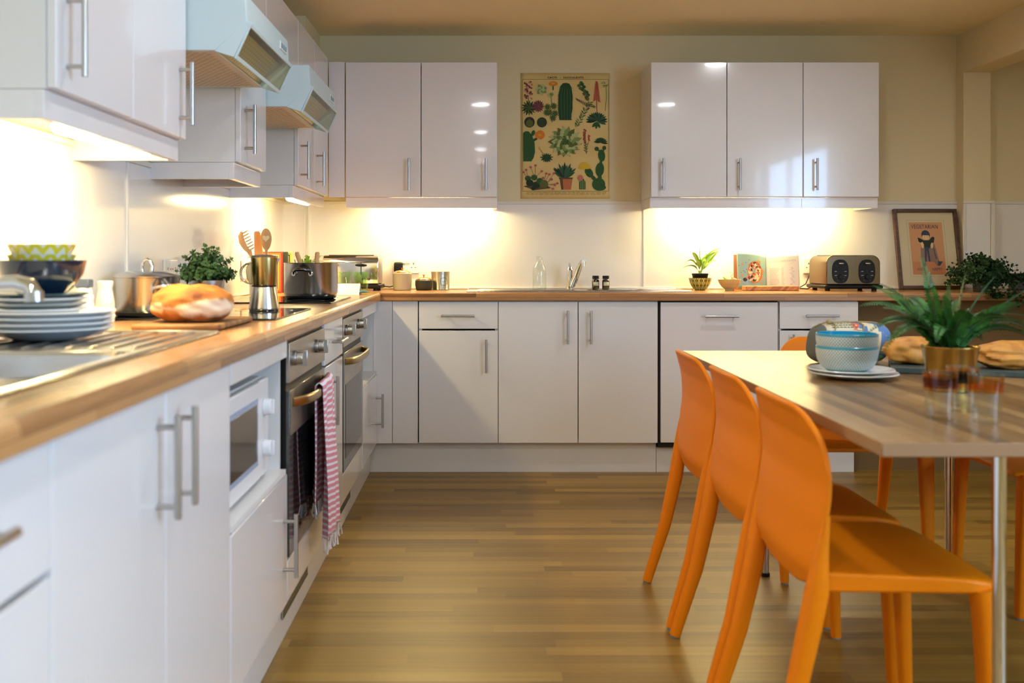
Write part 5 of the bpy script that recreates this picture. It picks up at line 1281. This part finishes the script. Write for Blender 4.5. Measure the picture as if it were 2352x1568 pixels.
# --- four-slice toaster
t = thing('toaster', 'brushed steel four-slice toaster with two black oval dial panels, right of the cookbook', 'toaster', (1.957, 5.37, WZ), rz=math.radians(2))
TW, TD, TH = .288, .25, .155
b = B(); b.box(-TW/2-.014, TW/2+.014, -TD/2-.012, TD/2+.012, .012, .032); b.build('base', M_BLACK, t, local=True, bevel=.010, seg=3)
for sx in (-1, 1):
    for sy in (-1, 1): B().rod((sx*.125, sy*.09, 0), (sx*.125, sy*.09, .013), .013, n=12).build('foot', M_BLACK, t, local=True)
def caps(w_, h_, r, n=10): return rrect(w_, h_, r, n)
b = B(); b.prism(caps(TW, TH, .042, 12), lambda u, v, d: (u, d, v+.033), -TD/2, TD/2); bd = b.build('body', mat('toaster_steel', srgb(118, 103, 78), .22, 1), t, local=True, bevel=.005, seg=3)
for sx in (-.10, -.04, .04, .10): B().box(sx-.012, sx+.012, -TD/2+.035, TD/2-.035, .186, .1888).build('slot', M_RUBBER, bd, local=True)
for x in (-.070, .072):
    b = B(); pts = []
    for i in range(32):
        a = 2*PI*i/32; e = 2/2.6; pts.append((x+math.copysign(abs(math.cos(a))**e, math.cos(a))*.044, .103+math.copysign(abs(math.sin(a))**e, math.sin(a))*.063))
    b.prism(pts, lambda u, v, d: (u, d, v), -TD/2-.004, -TD/2+.001); pn = b.build('control_panel', M_BLACK, bd, local=True, bevel=.001)
    B().box(x-.0022, x+.0022, -TD/2-.0046, -TD/2-.0038, .075, .135).build('lever_track', M_RUBBER, pn, local=True)
    b = B(); b.box(x-.014, x+.014, -TD/2-.018, -TD/2-.004, .141, .149); b.build('lever', M_STEEL, pn, local=True, bevel=.003)
    b = B(); b.rod((x, -TD/2-.003, .075), (x, -TD/2-.012, .075), .014, .012, 24); b.build('dial', M_BLACK, pn, local=True, bevel=.001)
    b = B()
    for sx in (-1, 1):
        for z_ in (.082, .103): b.box(x+sx*.026-.0055, x+sx*.026+.0055, -TD/2-.0058, -TD/2-.0038, z_-.0014, z_+.0014)
    b.build('button_bar', mat('pale_marks', srgb(176, 176, 160), .4), pn, local=True)
    b = B()
    for k in range(7): a = math.radians(-40+k*43.3); b.rod((x+.020*math.cos(a), -TD/2-.0038, .070+.020*math.sin(a)), (x+.020*math.cos(a), -TD/2-.0046, .070+.020*math.sin(a)), .0009, n=6)
    b.build('dial_marks', mat('pale_marks', srgb(176, 176, 160), .4), pn, local=True)
cu = B(); cu.sweep([(1.795, 5.40, WZ+.0215), (1.775, 5.41, WZ+.006), (1.74, 5.46, WZ+.008), (1.80, 5.52, WZ+.03), (1.83, 5.535, 1.0)], [.003]*5, n=8)
tag(cu.build('power_cable', M_BLACK), 'thin black cable behind the four-slice toaster', 'cable')

# --- ivy and dark pot at the right end
z = WZ
def trailing(fo):
    rnd = random.Random(21)
    for k in range(70):
        a = rnd.uniform(-.5, 1.0); x0 = 2.62+.16*rnd.uniform(-.75, 1.2); p0 = Vector((x0, 5.12+rnd.uniform(-.02, .05), z+.09)); x1 = x0+rnd.uniform(-.03, .10)
        P_ = [p0, Vector((x0+.01, 5.02, z+.06)), Vector((x1, 4.945, z-.02)), Vector((x1+.01, 4.94, z-.0-rnd.uniform(-.04, .19)*max(0, x1-2.56)/.2))]
        for i in range(3):
            for q in range(6):
                v = P_[i].lerp(P_[i+1], q/6); d = Vector((rnd.uniform(-1, 1), rnd.uniform(-1, .3), rnd.uniform(-.8, .5))); round_leaf(fo, v, d, Vector((0, 0, 1)), .017, .013)
iv = bush('potted_ivy', 'dense dark green trailing ivy at the right end of the worktop', (2.62, 5.20, 0), .165, z+.040, dict(z=z, m=mat('ivy_pot', srgb(60, 66, 60), .5), prof=vessel([(.045, z), (.047, z+.002), (.048, z+.045)], .003, .01)), 280, .019, leafm('ivy_leaf', srgb(6, 36, 8), srgb(22, 66, 16), .7), .80, 11, minz=-.18, extra=trailing)
tag(lathe_thing('plant_pot', vessel([(.05, z), (.052, z+.003), (.056, z+.085), (.058, z+.088)], .004, .01), (2.92, 5.40, 0), mat('slate_pot', srgb(66, 74, 74), .6), n=40), 'dark slate grey pot at the far right of the worktop', 'pot')

# ================================================================== things on the table
PZ = TZ+.0005
# two white plates, two blue bowls
c = (1.028, 2.765, 0)
def lattice(name, sz):
    m, nt, M, L, N, p, s, at = zigzag_mat(name, srgb(222, 220, 214), 0, 0, 0, 0)
    u = M('MULTIPLY', at, 60/(2*PI)); k = M('MULTIPLY', s.outputs['Z'], sz)
    a = M('LESS_THAN', M('ABSOLUTE', M('SUBTRACT', M('FRACT', M('ADD', u, k)), .5)), .105); b_ = M('LESS_THAN', M('ABSOLUTE', M('SUBTRACT', M('FRACT', M('SUBTRACT', u, k)), .5)), .105)
    g = M('MAXIMUM', a, b_); g = M('MAXIMUM', g, M('GREATER_THAN', s.outputs['Z'], .0660)); g = M('MAXIMUM', g, M('LESS_THAN', s.outputs['Z'], .0085))
    # glazed blue inside
    r = M('SQRT', M('ADD', M('MULTIPLY', s.outputs['X'], s.outputs['X']), M('MULTIPLY', s.outputs['Y'], s.outputs['Y'])))
    mx = N('ShaderNodeMix'); mx.data_type = 'RGBA'; mx.inputs['A'].default_value = srgb(226, 224, 218); mx.inputs['B'].default_value = srgb(72, 158, 184); L(g, mx.inputs['Factor']); L(mx.outputs['Result'], p.inputs['Base Color']); return m
M_LAT = lattice('blue_lattice_glaze', 105.0); M_BLU = mat('blue_glaze', srgb(20, 150, 196), .15, coat=.5)
plate('white plate on the table, lower of the two under the blue bowls', (c[0]+.008, c[1], PZ), .118, .014, M_PLW, 'white plates on the table', 'side_plate')
plate('white plate on the table, upper of the two under the blue bowls', (c[0], c[1], PZ+.010), .115, .014, M_PLW, 'white plates on the table', 'side_plate')
for i in range(2):
    zz = PZ+.0165+i*.0345; cc = (c[0]-.012, c[1], 0)
    t = thing('cereal_bowl', ['lower', 'upper'][i]+' blue and white lattice bowl stacked on the table plates', 'bowl', (cc[0], cc[1], zz), 'blue lattice bowls')
    out = [(.046, zz), (.050, zz+.002), (.068, zz+.014), (.079, zz+.034), (.0825, zz+.055), (.0825, zz+.072)]
    lathe_thing('outer', out+[(.081, zz+.0735), (.0795, zz+.072)], cc, M_LAT, t, n=72)
    lathe_thing('inner_glaze', [(.0794, zz+.0722), (.079, zz+.055), (.075, zz+.036), (.064, zz+.018), (.04, zz+.009), (.001, zz+.008)], cc, M_BLU, t, n=72, cap0=False)
# wrapped loaf in a printed cloth
t = thing('cloth_bundle', 'blue and cream printed cloth bundle tied with twine, behind the blue bowls', 'cloth bundle', (1.16, 3.15, PZ))
bb = B(); N1, N2 = 64, 30
def bun(s, q):
    th = 2*PI*s; u = q*2-1; e = 2/2.7
    R = (1-abs(u)**5)**.35 if abs(u) < 1 else 0
    y = math.copysign(abs(math.cos(th))**e, math.cos(th))*.075*R; zz = math.copysign(abs(math.sin(th))**e, math.sin(th))*.064*R
    wr = 1+.035*noise.noise(Vector((math.cos(th)*2.2, math.sin(th)*2.2, u*4)))
    return (1.16+u*.125+.01*zz/.07, 3.15+y*wr, PZ+.064+zz*wr)
for j in range(N2+1):
    for i in range(N1): bb.v.append(Vector(bun(i/N1, j/N2)))
for j in range(N2):
    for i in range(N1):
        k = (i+1) % N1; bb.f.append((j*N1+i, j*N1+k, (j+1)*N1+k, (j+1)*N1+i))
        s_ = (j+.5)/N2; a = (i+.5)/N1; sl = s_+.10*math.cos(2*PI*a)
        bb.m.append(2 if s_ < .12 else 0 if sl < .48 else 1 if sl < .56 else 0 if sl < .70 else 1 if sl < .93 else 2)
bb.build('cloth', [mat('cream_cloth', srgb(216, 204, 176), .9), mat('blue_cloth', srgb(96, 128, 176), .9), mat('grey_cloth', srgb(96, 100, 98), .9)], t, weld=1e-4, subsurf=1)
tw_ = B()
for u in (-.55, .15):
    ps = [Vector(bun(i/24, (u+1)/2+.02*math.sin(i))) for i in range(25)]; cen = Vector((1.16+u*.125, 3.15, PZ+.07)); ps = [cen+(p_-cen)*1.03 for p_ in ps]; 
    for p_ in ps: p_.z = max(p_.z, PZ+.002)
    tw_.sweep(ps, [.0022]*25, n=8, up=(1, 0, 0))
ps = [Vector(bun(.25, q/20)) for q in range(1, 20)]; tw_.sweep([p_+Vector((0, 0, .0025)) for p_ in ps], [.0022]*19, n=8)
blob(tw_, (1.09, 3.12, PZ+.1325), (.010, .008, .007), .1, 6, 14, 10)
tw_.build('twine', mat('jute', srgb(160, 140, 96), .9), t)
pr_ = B()
def onb(u, v):   # u along, v angle up the front
    a = Vector(bun(.5+.0+(.25+v), (u+1)/2)) if False else Vector(bun(.75-(.30+v) if False else .5-v*0, 0.5)); return a
def onc(u, v):
    th = (.53-.0)+(-.25)*0
    s_ = .5-(v)/1.0*0
    return None
def lab(u, v):   # v in 0..1 climbs from front (-y) to top
    s = .5-.25*v; a = Vector(bun(s, (u+1)/2)); cen = Vector((a.x, 3.15, PZ+.07)); return cen+(a-cen)*1.02
pr_.mi(0)
for r in range(3):
    v = .80-.13*r; u = -.60
    while u < -.02:
        w_ = random.Random(int(u*1000)+r).uniform(.03, .09); pr_.add([lab(u, v), lab(u+w_, v), lab(u+w_, v+.045), lab(u, v+.045)], [(0, 1, 2, 3)]); u += w_+.025
for (a, b_, c_, d_) in ((-.72, .10, .40, .42), (-.72, -.705, .42, .95)): pr_.add([lab(a, c_), lab(b_, c_), lab(b_, d_), lab(a, d_)], [(0, 1, 2, 3)])
pr_.mi(1)
for i in range(1): 
    pts = [lab(.0+.09*math.cos(2*PI*k/14), .68+.16*math.sin(2*PI*k/14)) for k in range(14)]; pr_.add(pts, [tuple(range(14))])
pr_.add([lab(-.1, .42), lab(.02, .42), lab(.0, .52), lab(-.06, .50)], [(0, 1, 2, 3)])
pr_.mi(2)
for k in range(4): u = .62+.09*k; pr_.add([lab(u-.1, -.7), lab(u-.09, -.7), lab(u+.03, .35-.1*k), lab(u+.02, .35-.1*k)], [(0, 1, 2, 3)])
pr_.build('printed_motif', [mat('print_blue', srgb(60, 74, 120), .8), mat('print_coral', srgb(232, 104, 74), .8), mat('print_line', srgb(226, 214, 190), .8)], t, smooth=False)
# slate board and two loaves
tag(B().prism([(1.184, 2.88), (1.77, 2.66), (1.87, 2.92), (1.284, 3.14)], lambda u, v, d: (u, v, d), PZ, PZ+.016).build('slate_board', noisy('slate', srgb(58, 68, 62), srgb(72, 82, 76), (20, 20, 20), .6), bevel=.002), 'dark grey-green slate board under two golden loaves', 'board')
M_LOAF = noisy('golden_crust', srgb(160, 90, 28), srgb(216, 152, 70), (22, 22, 22), .55, .3, .7, bump=.5, c3=srgb(206, 140, 60))
b = B(); blob(b, (1.325, 2.975, PZ+.0165+.0392), (.118, .056, .042), .16, 2.5, 64, 40, 5, 2.6, .92); tag(b.build('bread_loaf', M_LOAF), 'golden loaf on the slate, between the cloth bundle and the gold fern pot', 'bread')
b = B(); blob(b, (1.56, 2.855, PZ+.0165+.0374), (.140, .058, .040), .16, 2.7, 64, 40, 9, 2.6, .92); tag(b.build('bread_loaf', M_LOAF), 'golden loaf on the slate at the right edge of the photo', 'bread')
# fern in gold pot
c = (1.178, 2.50, 0); z = PZ
t = thing('potted_fern', 'large green fern in a shiny gold pot at the middle of the table', 'plant', (c[0], c[1], z))
lathe_thing('pot', vessel([(.047, z), (.050, z+.002), (.066, z+.105), (.0685, z+.108), (.0685, z+.112)], .002, .01), c, mat('gold_metal', srgb(202, 168, 92), .2, 1), t, n=64)
lathe_thing('soil', [(.063, z+.095), (.001, z+.097)], c, mat('soil', (.02, .015, .01), .9), t, n=32, cap0=False)
M_FERN = leafm('fern_leaf', srgb(16, 66, 26), srgb(64, 122, 44), .5); M_STEM = mat('fern_midrib', srgb(40, 70, 36), .5)
rf = random.Random(14)
def frond(tip, lift, W=.024, roll=0.0, droop=.0):
    base = Vector((c[0]+tip[0]*.08+rf.uniform(-.012, .012), c[1]+tip[1]*.08+rf.uniform(-.012, .012), z+.096)); tip = Vector((c[0], c[1], z+.112))+Vector(tip)
    mid = base.lerp(tip, .45)+Vector((0, 0, lift)); b = B(); n = 38; P_ = []
    for i in range(n+1): s = i/n; q = base*(1-s)**2+mid*2*s*(1-s)+tip*s*s; q.z -= droop*s**3; P_.append(q)
    b.mi(1); b.sweep(P_, [.0016*(1-.7*i/n) for i in range(n+1)], n=5); b.mi(0)
    for i in range(3, n+1):
        s = i/n; tg = (P_[i]-P_[i-1]).normalized(); sd = tg.cross(Vector((0, 0, 1)))
        if sd.length < .25: sd = tg.cross(Vector((0, 1, 0)))
        sd.normalize(); up_ = sd.cross(tg)
        sd, up_ = sd*math.cos(roll)+up_*math.sin(roll), up_*math.cos(roll)-sd*math.sin(roll)
        w_ = W*(math.sin(PI*(.12+.86*s))**.55)*(1-.45*s)*1.25
        for sg in (-1, 1):
            for hf in (0,):
                q = P_[i] if hf == 0 else (P_[i]+P_[i-1])/2
                d = (sd*sg+tg*.35+up_*(.22+rf.uniform(-.1, .1))).normalized(); L_ = w_*rf.uniform(.9, 1.08); t2 = tg*L_*.15; dn = up_*(-.14*L_)
                b.add([q, q+d*L_*.3+t2, q+d*L_*.75+t2*.9+dn*.4, q+d*L_+dn, q+d*L_*.75-t2*.7+dn*.4, q+d*L_*.3-t2], [(0, 1, 2, 5), (2, 3, 4, 5)] if False else [(0, 1, 5), (1, 2, 4, 5), (2, 3, 4)])
    return b.build('frond', [M_FERN, M_STEM], t, smooth=False)
for tip, lift, roll, dr in (((-.075, .0, .228), .03, 1.2, 0), ((-.185, .02, .150), .05, .5, 0), ((-.235, -.02, .110), .09, .3, .01), ((-.16, .05, .155), .06, .4, 0), ((-.205, -.05, .045), .10, .2, .085),
    ((-.19, .06, .05), .10, .4, .03), ((-.12, -.08, .10), .07, .6, 0), ((.055, .03, .185), .03, .9, 0), ((.115, .01, .170), .04, .6, 0), ((.205, -.02, .150), .05, .4, 0), ((.165, .05, .095), .06, .5, 0), ((.19, .01, .085), .07, .2, .01),
    ((.235, .03, .05), .09, .3, .03), ((.21, -.05, .03), .09, .3, .04), ((-.06, .11, .12), .06, .5, 0), ((.07, .12, .11), .06, .5, 0), ((.0, -.13, .10), .07, .4, .02), ((.10, -.11, .09), .07, .5, .02), ((-.09, -.12, .05), .08, .3, .03), ((-.13, .10, .09), .07, .4, 0), ((.15, .09, .08), .07, .4, .0), ((.02, .05, .15), .03, .8, 0), ((.14, -.08, .11), .06, .8, 0), ((-.04, -.06, .13), .05, .9, 0)):
    frond(tip, lift, .026, roll, dr)
for k in range(10):
    a = rf.uniform(0, 2*PI); r = rf.uniform(.09, .19); frond((r*math.cos(a), r*math.sin(a)*.8, rf.uniform(.02, .10)), .06, .025, rf.uniform(.2, .9), .02)
# three banded shot glasses
def band_glass(label, x, y, cols_, h=.098, r0=.029, r1=.034):
    t = thing('drinking_glass', label, 'glass', (x, y, PZ), 'banded small glasses on the table')
    pr = [(r0-.002, 0), (r0, .002), (r0+.001, h*.4), (r1, h-.001)]
    out = [(r, PZ+q) for r, q in pr]+[(r1-.0008, PZ+h)]+[(r-.0026, PZ+q) for r, q in reversed(pr[2:])]+[(r0-.004, PZ+.012), (.001, PZ+.011)]
    lathe_thing('glass', out, (x, y, 0), M_GL, t, n=48)
    for k, (a, b_, m_) in enumerate(cols_):
        rr = lambda q: r0+.001+(r1-r0-.001)*max(0, (q-.4)/.6)+.0004
        lathe_thing('painted_band', [(rr(a), PZ+h*a), (rr(b_), PZ+h*b_)], (x, y, 0), m_, t, n=48, cap0=False)
    return t
def tinted(nm_, c_): return thin_glass(nm_, c_, 1.3, .1)
OR_, PU_, NV_ = tinted('orange_band', (1.0, .66, .34)), tinted('purple_band', (.50, .26, .32)), tinted('navy_band', (.06, .09, .16))
band_glass('small glass with a purple band, left of the three on the table', .950, 2.06, [(.88, .97, OR_), (.66, .87, PU_), (.60, .655, OR_)])
band_glass('small glass with a navy band, behind the other two on the table', 1.046, 2.16, [(.86, .95, OR_), (.64, .85, NV_), (.50, .635, OR_)])
band_glass('small glass with an orange band, right of the three on the table', 1.024, 2.02, [(.84, .94, OR_), (.62, .83, tinted('deep_orange_band', (1.0, .52, .16)))])
